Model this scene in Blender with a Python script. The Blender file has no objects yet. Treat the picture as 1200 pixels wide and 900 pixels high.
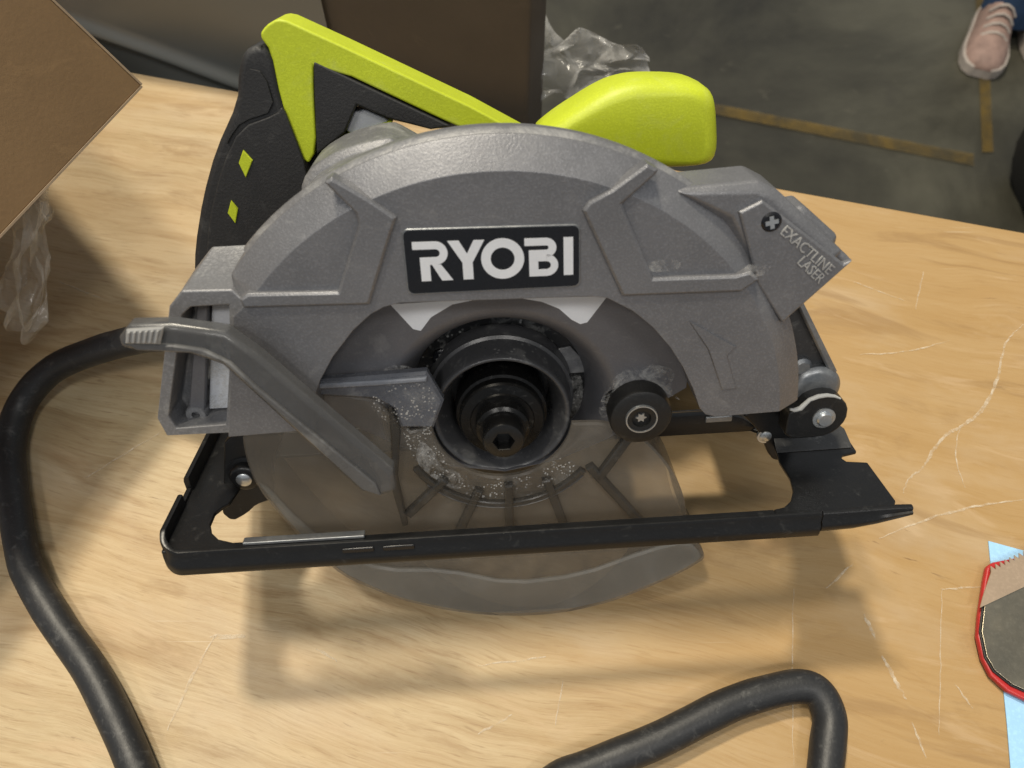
import bpy, bmesh, math, random
from mathutils import Vector, Matrix, noise
scene = bpy.context.scene
R = math.radians

# ---------------------------------------------------------------- camera
cam_data = bpy.data.cameras.new("camera")
cam_data.sensor_width = 36.0
cam_data.lens = 26.7
cam_data.clip_start = 0.01
cam_data.clip_end = 60.0
cam_data.dof.use_dof = True
cam_data.dof.focus_distance = 0.30
cam_data.dof.aperture_fstop = 15.0
cam = bpy.data.objects.new("camera", cam_data)
scene.collection.objects.link(cam)
cam.location = (0.0, 0.0, 0.33096)
cam.rotation_euler = (R(30.0), 0.0, 0.0)
scene.camera = cam

# ---------------------------------------------------------------- world: dim even light of a big hall
world = bpy.data.worlds.new("World")
scene.world = world
world.use_nodes = True
bg = world.node_tree.nodes["Background"]
bg.inputs["Color"].default_value = (0.90, 0.95, 1.0, 1)
bg.inputs["Strength"].default_value = 0.30

# ---------------------------------------------------------------- ceiling lamps of the hall
def ceiling_lamp(name, loc, target, size, power, col):
    d = bpy.data.lights.new(name, 'AREA')
    d.shape = 'RECTANGLE'
    d.size, d.size_y = size
    d.energy = power
    d.color = col
    o = bpy.data.objects.new(name, d)
    scene.collection.objects.link(o)
    o.location = loc
    o.rotation_euler = (Vector(target) - Vector(loc)).to_track_quat('-Z', 'Y').to_euler()
    return o
ceiling_lamp("ceiling_lamp", (-0.75, 1.75, 3.5), (0, 0.2, 0), (0.34, 0.26), 118, (1.0, 0.90, 0.72))
ceiling_lamp("ceiling_lamp", (-0.95, 0.45, 3.5), (0, 0.1, 0), (0.36, 0.26), 44, (1.0, 0.91, 0.75))

ceiling_lamp("ceiling_lamp", (0.9, -1.5, 3.5), (0, 0.1, 0), (0.9, 0.4), 27, (1.0, 0.96, 0.90))  # this lamp and the next are added to brighten the saw's face
ceiling_lamp("ceiling_lamp", (-1.1, -1.7, 3.5), (0, 0.1, 0), (0.9, 0.4), 27, (1.0, 0.96, 0.90))

# ---------------------------------------------------------------- view
scene.view_settings.view_transform = 'Standard'
scene.view_settings.look = 'None'
scene.view_settings.gamma = 1.0
scene.view_settings.exposure = 0.0

# ---------------------------------------------------------------- measured outlines (saw parts in mm, places in m)
T = {
    'rib_left': [(-45.5, 93.7), (-43.2, 95.0), (-33.8, 88.3), (-26.9, 82.7), (-29.2, 77.6), (-38.1, 56.3), (-75.3, 57.4), (-75.9, 60.3), (-73.3, 62.0), (-46.8, 61.0), (-37.9, 81.3), (-38.2, 84.6)],
    'rib_right': [(43.5, 94.3), (46.7, 92.5), (46.0, 91.1), (37.0, 83.3), (47.2, 59.9), (72.1, 59.3), (76.9, 60.4), (79.6, 57.5), (74.6, 53.8), (38.2, 54.5), (25.8, 81.9), (27.5, 84.3), (33.7, 87.4)],
    'label_plate': [(-26.2, 78.9), (25.3, 77.6), (25.5, 58.0), (-26.5, 58.3)],
    'arrow': [(59.8, 44.2), (75.8, 34.1), (73.2, 31.1), (77.7, 18.2), (72.9, 17.8), (66.8, 33.4)],
    'laser_main': [(51.7, 84.7), (77.9, 85.9), (83.8, 82.8), (107.4, 62.3), (101.0, 53.6), (90.5, 41.8), (81.2, 53.6), (78.1, 58.9), (68.8, 74.1)],
    'laser_step': [(72.1, 77.7), (78.7, 80.9), (106.6, 59.7), (109.3, 60.6), (90.6, 40.2), (80.7, 54.4)],
    'txt1': [(84.8, 70.9), (104.6, 54.3)],
    'txt2': [(91.5, 61.0), (101.2, 52.2)],
    'laser_box': [(86.9, 74.0), (95.5, 75.4), (107.8, 65.0), (107.1, 58.5), (95.2, 59.8)],
    'laser_box2': [(98.3, 64.0), (105.5, 63.6), (109.3, 60.6), (111.7, 58.2), (107.7, 56.7)],
    'lever': [(-109.6, 54.5), (-105.6, 58.4), (-93.4, 57.9), (-78.7, 54.5), (-70.9, 46.1), (-36.7, 0.6), (-36.9, -8.1), (-42.2, -9.8), (-48.6, -7.1), (-82.3, 43.4), (-90.7, 47.7), (-105.4, 49.8), (-109.9, 51.2)],
    'lever_rib': [(-104.5, 58.0), (-92.8, 57.3), (-79.6, 54.0), (-72.2, 45.6), (-38.2, 0.2), (-42.6, -1.6), (-76.3, 45.0), (-81.0, 51.0), (-92.4, 54.2), (-105.4, 55.1)],
    'lever_pad': [(-105.3, 58.0), (-94.7, 58.2), (-97.2, 52.9), (-106.8, 53.8)],
    'lever_foot': [(-52.3, 1.0), (-47.8, 3.4), (-43.8, -4.0), (-42.3, -9.9), (-48.1, -6.9)],
    'lower_guard': [(45.1, -5.3), (53.4, -13.6), (62.2, -25.4), (68.1, -38.3), (71.1, -50.2), (74.4, -60.9), (80.1, -72.6), (76.7, -77.7), (64.8, -85.5), (43.6, -95.8), (21.7, -101.1), (-0.2, -101.2), (-21.8, -97.0), (-42.6, -88.9), (-55.8, -80.7), (-69.7, -68.7), (-83.7, -43.3), (-92.2, -21.7), (-92.6, -1.0), (-86.8, 14.8), (-60.3, 19.3), (-37.8, 11.5), (-27.1, -0.2), (3.4, -2.4), (31.1, -0.6)],
    'guard_band': [(-91.4, -19.7), (-87.2, -23.7), (-79.5, -39.7), (-66.1, -57.7), (-50.5, -67.5), (-26.7, -69.5), (0.5, -79.7), (28.6, -77.3), (56.1, -65.8), (71.7, -62.0), (78.8, -71.1), (76.0, -75.1), (64.2, -82.9), (43.2, -93.1), (21.6, -98.3), (-0.2, -98.4), (-21.6, -94.3), (-42.3, -86.3), (-55.3, -78.1), (-69.1, -66.3), (-83.0, -41.2)],
    'guard_arm': [(-64.0, 22.5), (-42.1, 23.0), (-24.7, 23.5), (-19.9, 11.5), (-24.5, 0.3), (-35.9, 1.1), (-37.4, 9.2), (-43.3, 13.8), (-65.0, 16.7)],
    'pivot': [(-98.5, -23.6)],
    'pivot_bracket': [(-102.6, -3.7), (-80.1, -5.3), (-88.5, -20.5), (-90.5, -37.2), (-98.3, -39.6), (-102.5, -43.7), (-109.5, -47.6), (-112.9, -42.0), (-108.6, -29.4)],
    'hang': [(91.8, -12.0), (113.2, -4.9), (115.0, -20.0), (114.1, -31.6), (110.8, -36.9), (106.8, -35.3), (101.7, -24.0), (98.0, -18.8)],
    'hang_rivet': [(103.1, -23.9)],
    'lever_flange': [(-106.6, 53.3), (-93.6, 51.9), (-86.0, 50.0), (-79.2, 45.3), (-73.6, 36.6), (-43.0, -3.1), (-41.9, -8.3), (-47.7, -5.3), (-81.2, 45.4), (-89.4, 49.1), (-104.9, 50.9)],
    'guard_arm_ridge': [(-63.4, 22.0), (-42.2, 22.0), (-24.8, 22.2), (-25.0, 20.5), (-42.4, 20.0), (-63.8, 20.0)],
    'guard_step': [(-39.1, 12.5), (-35.9, 1.5), (-39.7, -21.3), (-38.4, -44.0), (-40.4, -44.7), (-42.3, -27.2), (-39.9, -1.9)],
    'spoke0': [(-22.2, -23.0), (-37.9, -39.2)],
    'spoke1': [(-9.9, -28.9), (-20.3, -52.1)],
    'spoke2': [(1.1, -27.2), (0.6, -59.3)],
    'spoke3': [(15.3, -25.9), (24.4, -58.5)],
    'spoke4': [(31.3, -21.0), (52.7, -51.0)],
    'spoke5': [(45.4, -9.2), (34.6, -27.4)],
    'ring_mid': [(-1.2, -37.1)],
    'panel_outline': [(-69.4, 8.5), (-64.0, 25.7), (-46.0, 44.3), (-31.2, 49.6), (37.7, 47.1), (52.1, 36.7), (67.6, 13.6), (71.8, -1.3), (57.4, -0.3), (46.8, -11.0), (-26.9, 5.5)],
    'sticker_left': [(-34.5, 47.7), (-5.9, 47.8), (-14.3, 46.4), (-21.7, 42.2), (-25.5, 37.4), (-28.0, 38.2)],
    'sticker_right': [(8.6, 47.2), (36.7, 46.4), (30.1, 37.1), (27.8, 36.6), (24.9, 38.4), (20.6, 42.8), (15.0, 45.6)],
    'panel_screw': [(-20.9, 15.0)],
    'panel_white': [(20.6, 15.5), (27.0, 16.6), (33.5, 8.4), (34.2, 5.0), (25.1, 4.8)],
    'stop_knob': [(48.8, 1.9)],
    'laser_screw': [(82.1, 74.3)],
    'handle_lime': [(-72.8, 123.3), (-70.0, 126.2), (-66.0, 128.1), (-61.8, 127.2), (11.2, 89.8), (21.3, 78.8), (-2.9, 87.5), (-56.3, 115.5), (-58.1, 105.3), (-60.3, 85.6), (-65.0, 79.7), (-67.8, 92.1), (-69.8, 103.3), (-69.9, 118.5)],
    'grip_black': [(-73.4, 120.9), (-69.6, 119.1), (-69.2, 103.5), (-67.3, 92.3), (-64.4, 80.0), (-65.0, 66.2), (-91.7, 37.2), (-115.5, 38.6), (-111.7, 52.3), (-104.2, 70.9), (-95.8, 87.0), (-84.4, 103.1), (-82.0, 112.6), (-78.6, 119.0)],
    'grip_panel': [(-84.8, 95.1), (-71.2, 99.0), (-68.9, 101.7), (-66.9, 92.2), (-64.4, 79.9), (-66.1, 68.6), (-90.3, 41.6), (-109.4, 42.7), (-103.7, 61.9), (-94.4, 81.5)],
    'grip_cap': [(-78.7, 114.0), (-72.9, 112.4), (-71.6, 100.0), (-83.9, 96.9), (-88.5, 92.3), (-91.0, 88.9), (-81.1, 104.6)],
    'diamond0': [(-85.1, 87.5), (-82.6, 83.8), (-86.3, 77.9), (-87.6, 83.1)],
    'diamond1': [(-93.3, 69.9), (-91.6, 66.7), (-93.7, 61.3), (-95.6, 65.3)],
    'diamond2': [(-100.4, 51.1), (-97.9, 46.8), (-102.9, 39.1), (-102.6, 46.1)],
    'handle_inner': [(-56.4, 115.0), (-11.7, 91.5), (-19.3, 90.7), (-33.7, 95.1), (-44.0, 100.2), (-49.5, 91.0), (-60.6, 83.8), (-60.3, 85.6), (-57.8, 105.3)],
    'handle_web': [(-66.5, 80.7), (-50.6, 90.9), (-40.0, 88.0), (-31.3, 82.4), (-56.2, 62.8), (-72.7, 60.4)],
    'trigger': [(-45.2, 99.3), (-33.0, 93.5), (-36.2, 91.9), (-51.3, 88.4)],
    'trigger_base': [(-50.9, 89.5), (-39.6, 91.9), (-32.1, 94.2), (-33.6, 91.9), (-40.6, 89.6), (-50.7, 87.1)],
    'gear_housing': [(-61.8, 77.0), (-60.0, 83.9), (-55.4, 88.8), (-45.8, 93.6), (-31.4, 96.3), (-27.4, 94.3), (-14.3, 85.6), (-33.9, 57.8), (-56.5, 59.1)],
    'gear_step': [(-58.3, 80.8), (-55.5, 86.0), (-44.7, 91.5), (-34.0, 94.1), (-26.3, 93.7), (-24.9, 83.1), (-49.3, 61.9)],
    'front_knob': [(16.2, 83.2), (25.2, 90.2), (38.4, 98.0), (46.2, 101.5), (55.4, 103.1), (72.6, 102.0), (80.7, 99.0), (84.1, 93.8), (86.8, 74.0), (80.2, 70.5), (42.2, 71.7)],
    'shoe_pts': [(-125.0, -28.9), (144.0, -28.2), (-125.0, 44.7), (143.8, 30.0), (-76.7, -24.7), (-106.8, -19.9), (-113.2, -12.6), (-115.5, -0.6), (-114.9, 14.7), (-113.9, 20.1), (-106.2, 27.8), (101.7, -20.6), (108.9, -11.6), (111.5, 6.5), (112.3, 23.9), (106.5, 33.8), (70.2, 35.6), (110.8, 9.4), (135.2, 9.8), (143.9, 17.7), (144.1, -4.7)],
    'edge': [(-0.2445, 0.4273, -0.0), (0.2913, 0.2909, 0.0)],
    'cord_left': [(-0.1084, 0.1793, 0.075), (-0.1432, 0.1842, 0.055), (-0.1671, 0.1886, 0.045), (-0.1929, 0.1892, 0.034), (-0.2188, 0.1869, 0.021), (-0.2344, 0.1753, 0.011), (-0.2364, 0.1565, 0.0075), (-0.2304, 0.1373, 0.0068), (-0.2183, 0.1108, 0.0068), (-0.2081, 0.0929, 0.0068), (-0.1903, 0.0728, 0.0068), (-0.1711, 0.0538, 0.0068), (-0.1559, 0.0354, 0.0068), (-0.1432, 0.018, 0.0068), (-0.1327, 0.0011, 0.0068)],
    'cord_right': [(0.0129, 0.0108, 0.0068), (0.0293, 0.018, 0.0068), (0.0562, 0.0275, 0.0068), (0.0844, 0.0397, 0.0068), (0.1022, 0.0451, 0.0068), (0.1156, 0.0473, 0.0068), (0.1225, 0.0445, 0.0068), (0.1249, 0.036, 0.0068), (0.1222, 0.0263, 0.0068), (0.1186, 0.0151, 0.0068), (0.1144, 0.0011, 0.0068)],
    'scratch0': [(0.2696, 0.2272, 0.0003), (0.258, 0.2176, 0.0003), (0.2511, 0.2061, 0.0003), (0.2443, 0.1929, 0.0003), (0.2326, 0.1773, 0.0003), (0.2186, 0.1669, 0.0003), (0.2118, 0.1637, 0.0003), (0.2018, 0.1546, 0.0003), (0.1944, 0.1453, 0.0003), (0.1866, 0.14, 0.0003), (0.1814, 0.1324, 0.0003)],
    'scratch1': [(0.2272, 0.217, 0.0003), (0.2023, 0.2102, 0.0003), (0.1791, 0.2086, 0.0003)],
    'scratch2': [(0.2367, 0.1294, 0.0003), (0.216, 0.1265, 0.0003), (0.1908, 0.1203, 0.0003), (0.1651, 0.1107, 0.0003)],
    'scratch3': [(0.2181, 0.1669, 0.0003), (0.2114, 0.151, 0.0003), (0.2111, 0.1349, 0.0003)],
    'scratch4': [(0.2261, 0.2624, 0.0003), (0.2152, 0.2371, 0.0003)],
    'scratch5': [(0.1504, 0.0771, 0.0003), (0.1531, 0.0672, 0.0003)],
    'scratch6': [(0.1543, 0.0603, 0.0003), (0.157, 0.0513, 0.0003), (0.1598, 0.0431, 0.0003)],
    'scratch7': [(0.1597, 0.0348, 0.0003), (0.1624, 0.0219, 0.0003)],
    'scratch8': [(-0.1253, 0.0682, 0.0003), (-0.1322, 0.0496, 0.0003), (-0.1372, 0.0317, 0.0003)],
    'scratch9': [(-0.1274, 0.0679, 0.0003), (-0.1123, 0.0679, 0.0003)],
    'scratch10': [(0.021, 0.0503, 0.0003), (0.0174, 0.0336, 0.0003)],
    'scratch11': [(0.1225, 0.088, 0.0003), (0.1153, 0.0529, 0.0003), (0.1098, 0.0195, 0.0003)],
    'scratch12': [(0.1871, 0.088, 0.0003), (0.1774, 0.0563, 0.0003), (0.1696, 0.0299, 0.0003)],
    'scratch13': [(0.2051, 0.0888, 0.0003), (0.1863, 0.088, 0.0003)],
    'scratch14': [(0.1366, 0.088, 0.0003), (0.151, 0.0994, 0.0003)],
    'scratch15': [(0.1811, 0.0496, 0.0003), (0.1858, 0.0399, 0.0003)],
    'scratch16': [(-0.0141, 0.0563, 0.0003), (0.0142, 0.0596, 0.0003)],
    'scratch17': [(-0.2466, 0.2554, 0.0003), (-0.2202, 0.2439, 0.0003)],
    'scratch18': [(-0.2002, 0.14, 0.0003), (-0.1698, 0.1646, 0.0003)],
    'scratch19': [(0.1861, 0.2554, 0.0003), (0.2107, 0.2427, 0.0003)],
    'scratch20': [(-0.0136, 0.0305, 0.0003), (0.0, 0.0374, 0.0003)],
    'scratch21': [(-0.0821, 0.0631, 0.0003), (-0.0726, 0.0579, 0.0003)],
    'nscratch': 22,
    'paper': [(0.2138, 0.1094, 0.0004), (0.259, 0.0955, 0.0004), (0.2224, 0.0011, 0.0004), (0.1898, 0.0011, 0.0004), (0.1975, 0.0336, 0.0004)],
    'tool_red': [(0.2257, 0.1016, 0.003), (0.211, 0.0989, 0.003), (0.2074, 0.097, 0.003), (0.2044, 0.091, 0.003), (0.1977, 0.0765, 0.003), (0.1943, 0.0677, 0.003), (0.1936, 0.0585, 0.003), (0.195, 0.0518, 0.003), (0.2, 0.0456, 0.003), (0.2101, 0.0402, 0.003), (0.2324, 0.0402, 0.003), (0.2576, 0.1062, 0.003)],
    'tool_plate': [(0.2564, 0.1058, 0.0045), (0.2001, 0.0811, 0.0045), (0.195, 0.0691, 0.0045), (0.194, 0.0589, 0.0045), (0.1957, 0.0532, 0.0045), (0.2012, 0.0477, 0.0045), (0.2103, 0.0432, 0.0045), (0.2325, 0.0432, 0.0045)],
    'tool_blade': [(0.1975, 0.0785, 0.0065), (0.1999, 0.0828, 0.0065), (0.207, 0.0937, 0.0065), (0.2586, 0.1149, 0.0065), (0.2534, 0.1013, 0.0065)],
    'line_h': [(0.4575, 1.2601, -0.75), (0.9067, 1.1166, -0.75), (0.9167, 1.1494, -0.75), (0.4931, 1.2627, -0.75)],
    'line_h2': [(0.1819, 1.3655, -0.75), (0.1802, 1.3358, -0.75), (0.9067, 1.1166, -0.75), (0.9167, 1.1494, -0.75)],
    'line_v': [(1.1318, 1.8583, -0.75), (1.1569, 1.8583, -0.75), (0.9572, 1.1542, -0.75), (0.9351, 1.1542, -0.75)],
    'line_v2': [(1.0731, 1.8583, -0.75), (1.1024, 1.8583, -0.75), (0.9808, 1.3847, -0.75), (0.9625, 1.3847, -0.75)],
    'foot': [(1.0455, 1.4929, -0.75), (1.1234, 1.6055, -0.75), (1.002, 1.4125, -0.75), (1.1306, 1.4988, -0.75)],
    'shoe_pos': [(1.015, 1.4125, -0.75), (1.1261, 1.4408, -0.75), (0.9589, 0.9963, -0.75)],
    'box_edge': [(0.0064, 0.3742, 0.0), (-0.3083, 0.4429, 0.0), (-0.1716, 0.4123, 0.0)],
    'bag': [(0.0051, 0.3751, 0.02), (0.0731, 0.3905, 0.02)],
    'flap': [(-0.154, 0.2649, 0.12), (-0.1715, 0.2651, 0.1576), (-0.1926, 0.1915, 0.1117), (-0.2072, 0.1954, 0.148)],
    'flap_n': (0.803, -0.4636, 0.3746),
    'shade_flap': [(-0.1796, 0.2556, 0.125), (-0.2849, 0.3664, 0.125), (-0.3756, 0.4535, 0.125), (-0.4929, 0.3244, 0.125), (-0.3363, 0.0512, 0.125), (-0.2296, 0.115, 0.125), (-0.2077, 0.1718, 0.125)],  # outline worked back from the shade wanted on the table
    'tape': [(-0.1833, 0.215, 0.105), (-0.1887, 0.2171, 0.11), (-0.2119, 0.1801, 0.075), (-0.1986, 0.1763, 0.065)],
    'bagpts': [(-0.0143, 0.4108, -0.02), (0.0895, 0.4407, -0.02), (0.0825, 0.4312, 0.015), (0.0033, 0.4502, 0.02)],
}

# ================================================================ helpers
COL = scene.collection
rnd = random.Random(7)

def srgb(r, g, b):
    f = lambda c: (c / 255 / 12.92) if c / 255 <= 0.04045 else ((c / 255 + 0.055) / 1.055) ** 2.4
    return (f(r), f(g), f(b))

def link_obj(name, bm, mat, parent=None, smooth=40, bevel=0.0, seg=2, kind=None):
    bmesh.ops.recalc_face_normals(bm, faces=bm.faces)
    me = bpy.data.meshes.new(name)
    bm.to_mesh(me)
    bm.free()
    if smooth:
        me.polygons.foreach_set("use_smooth", [True] * len(me.polygons))
        me.set_sharp_from_angle(angle=R(smooth))
    if mat:
        me.materials.append(mat)
    o = bpy.data.objects.new(name, me)
    COL.objects.link(o)
    if parent:
        o.parent = parent
    if bevel:
        m = o.modifiers.new("bevel", 'BEVEL')
        m.width = bevel
        m.segments = seg
        m.limit_method = 'ANGLE'
        m.angle_limit = R(30)
        m.harden_normals = bool(smooth)
        m.use_clamp_overlap = True
    if kind:
        o["kind"] = kind
    return o

def tag(o, label, cat, group=None, kind=None):
    if label: o["label"] = label
    if cat: o["category"] = cat
    if group: o["group"] = group
    if kind: o["kind"] = kind
    return o

def empty(name, loc=(0, 0, 0), rot=(0, 0, 0)):
    o = bpy.data.objects.new(name, None)
    o.empty_display_size = 0.02
    COL.objects.link(o)
    o.location = loc
    o.rotation_euler = rot
    return o

def loft(bm, rings, cap0=True, cap1=True, closed=True):
    vs = [[bm.verts.new(p) for p in r] for r in rings]
    n = len(rings[0])
    for a, b in zip(vs, vs[1:]):
        for i in range(n if closed else n - 1):
            j = (i + 1) % n
            try: bm.faces.new((a[i], a[j], b[j], b[i]))
            except ValueError: pass
    if cap0: bm.faces.new(vs[0])
    if cap1: bm.faces.new(vs[-1][::-1])
    return vs

# saw-local millimetres -> metres in the saw's own frame (base point under the lower guard)
def sl(x, y, z): return Vector((x, y + 4.0, z + 101.0)) * 0.001

def shrink(pts, d):
    """offset a polygon inwards by d (mm)"""
    n = len(pts)
    area = sum(pts[i][0] * pts[(i + 1) % n][1] - pts[(i + 1) % n][0] * pts[i][1] for i in range(n))
    s = 1 if area > 0 else -1
    out = []
    for i in range(n):
        a, b, c = Vector(pts[i - 1]), Vector(pts[i]), Vector(pts[(i + 1) % n])
        e1 = (b - a).normalized(); e2 = (c - b).normalized()
        n1 = Vector((-e1.y, e1.x)) * s; n2 = Vector((-e2.y, e2.x)) * s
        m = n1 + n2
        k = max(m.dot(n1), 0.5)
        out.append(tuple(b + m * (d / k)))
    return out

def soften(pts, k=1):
    """Chaikin corner cutting for closed outlines"""
    for _ in range(k):
        out = []
        n = len(pts)
        for i in range(n):
            a, b = pts[i], pts[(i + 1) % n]
            out.append((a[0] * .78 + b[0] * .22, a[1] * .78 + b[1] * .22))
            out.append((a[0] * .22 + b[0] * .78, a[1] * .22 + b[1] * .78))
        pts = out
    return pts

def prism_y(bm, pts, y0, y1, taper=0.0):
    """outline in (x,z), front at y0 (towards the viewer) and back at y1"""
    front = shrink(pts, taper) if taper else pts
    if taper:
        yb = y0 + taper * 0.9
        loft(bm, [[sl(x, y0, z) for x, z in front], [sl(x, yb, z) for x, z in pts], [sl(x, y1, z) for x, z in pts]])
    else:
        loft(bm, [[sl(x, y0, z) for x, z in pts], [sl(x, y1, z) for x, z in pts]])

def sprism(name, pts, y0, y1, mat, parent, taper=0.0, bevel=0.0, seg=2, smooth=40, round_=0):
    bm = bmesh.new()
    if round_: pts = soften(pts, round_)
    prism_y(bm, pts, y0, y1, taper)
    return link_obj(name, bm, mat, parent, smooth, bevel * 0.001, seg)

def lathe_y(bm, prof, cx=0.0, cz=0.0, n=64, cap0=True, cap1=True):
    rings = []
    for r, y in prof:
        rings.append([sl(cx + r * math.cos(2 * math.pi * i / n), y, cz + r * math.sin(2 * math.pi * i / n)) for i in range(n)])
    loft(bm, rings, cap0, cap1)

def slathe(name, prof, mat, parent, cx=0.0, cz=0.0, n=64, smooth=35, cap0=True, cap1=True):
    bm = bmesh.new()
    lathe_y(bm, prof, cx, cz, n, cap0, cap1)
    return link_obj(name, bm, mat, parent, smooth)

def catmull(P, k=10):
    P = [Vector(p) for p in P]
    out = []
    for i in range(len(P) - 1):
        p0 = P[max(i - 1, 0)]; p1 = P[i]; p2 = P[i + 1]; p3 = P[min(i + 2, len(P) - 1)]
        for j in range(k):
            t = j / k
            out.append(0.5 * ((2 * p1) + (p2 - p0) * t + (2 * p0 - 5 * p1 + 4 * p2 - p3) * t * t + (3 * p1 - p0 - 3 * p2 + p3) * t ** 3))
    out.append(P[-1])
    return out

def tube(bm, path, rad, n=16, flat=1.0):
    path = [Vector(p) for p in path]
    t = (path[1] - path[0]).normalized()
    u = t.orthogonal().normalized()
    rings = []
    for i, p in enumerate(path):
        a = path[max(i - 1, 0)]; b = path[min(i + 1, len(path) - 1)]
        t = (b - a).normalized()
        u = (u - t * u.dot(t)).normalized()
        w = t.cross(u)
        r = rad[i] if isinstance(rad, (list, tuple)) else rad
        rings.append([p + u * (r * math.cos(2 * math.pi * k / n)) + w * (r * flat * math.sin(2 * math.pi * k / n)) for k in range(n)])
    loft(bm, rings)

def box(bm, x0, x1, y0, y1, z0, z1, f=lambda x, y, z: Vector((x, y, z))):
    p = [f(x, y, z) for x, y, z in ((x0, y0, z0), (x1, y0, z0), (x1, y1, z0), (x0, y1, z0), (x0, y0, z1), (x1, y0, z1), (x1, y1, z1), (x0, y1, z1))]
    v = [bm.verts.new(q) for q in p]
    for q in ((0, 1, 2, 3), (4, 5, 6, 7), (0, 1, 5, 4), (1, 2, 6, 5), (2, 3, 7, 6), (3, 0, 4, 7)):
        bm.faces.new([v[i] for i in q])

# ================================================================ materials
class NB:
    def __init__(self, name):
        self.m = bpy.data.materials.new(name)
        self.m.use_nodes = True
        self.t = self.m.node_tree
        self.b = self.t.nodes["Principled BSDF"]
        self.tc = self.t.nodes.new("ShaderNodeTexCoord")
    def n(self, typ, **kw):
        o = self.t.nodes.new(typ)
        for k, v in kw.items():
            setattr(o, k, v)
        return o
    def l(self, a, b): self.t.links.new(a, b)
    def vec(self, scale=(1, 1, 1), rot=(0, 0, 0), loc=(0, 0, 0), src=None):
        mp = self.n("ShaderNodeMapping")
        mp.inputs["Scale"].default_value = scale
        mp.inputs["Rotation"].default_value = rot
        mp.inputs["Location"].default_value = loc
        self.l(src if src else self.tc.outputs["Object"], mp.inputs["Vector"])
        return mp.outputs["Vector"]
    def noise(self, vec, scale, detail=4, rough=0.55, dist=0.0):
        o = self.n("ShaderNodeTexNoise")
        o.inputs["Scale"].default_value = scale
        o.inputs["Detail"].default_value = detail
        o.inputs["Roughness"].default_value = rough
        o.inputs["Distortion"].default_value = dist
        self.l(vec, o.inputs["Vector"])
        return o.outputs["Fac"]
    def ramp(self, fac, stops, interp='LINEAR'):
        o = self.n("ShaderNodeValToRGB")
        o.color_ramp.interpolation = interp
        el = o.color_ramp.elements
        while len(el) < len(stops): el.new(0.5)
        for e, (p, c) in zip(el, stops):
            e.position = p
            e.color = (*c, 1) if len(c) == 3 else c
        self.l(fac, o.inputs["Fac"])
        return o.outputs["Color"]
    def mask(self, fac, lo, hi):
        o = self.n("ShaderNodeMapRange")
        o.inputs["From Min"].default_value = lo
        o.inputs["From Max"].default_value = hi
        self.l(fac, o.inputs["Value"])
        return o.outputs["Result"]
    def math(self, op, a, b=None):
        o = self.n("ShaderNodeMath", operation=op)
        for i, v in enumerate((a, b)):
            if v is None: continue
            if isinstance(v, (int, float)): o.inputs[i].default_value = v
            else: self.l(v, o.inputs[i])
        return o.outputs[0]
    def mix(self, fac, a, b, blend='MIX'):
        o = self.n("ShaderNodeMix", data_type='RGBA', blend_type=blend)
        for sock, v in ((o.inputs[0], fac), (o.inputs[6], a), (o.inputs[7], b)):
            if isinstance(v, (int, float)): sock.default_value = v
            elif isinstance(v, tuple): sock.default_value = (*v, 1)
            else: self.l(v, sock)
        return o.outputs[2]
    def bump(self, h, strength, dist):
        o = self.n("ShaderNodeBump")
        o.inputs["Strength"].default_value = strength
        o.inputs["Distance"].default_value = dist
        self.l(h, o.inputs["Height"])
        self.l(o.outputs["Normal"], self.b.inputs["Normal"])
    def color(self, v):
        if isinstance(v, tuple): self.b.inputs["Base Color"].default_value = (*v, 1)
        else: self.l(v, self.b.inputs["Base Color"])
    def set(self, **kw):
        for k, v in kw.items():
            s = self.b.inputs[k.replace("_", " ")]
            if isinstance(v, (int, float)): s.default_value = v
            else: self.l(v, s)

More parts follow.
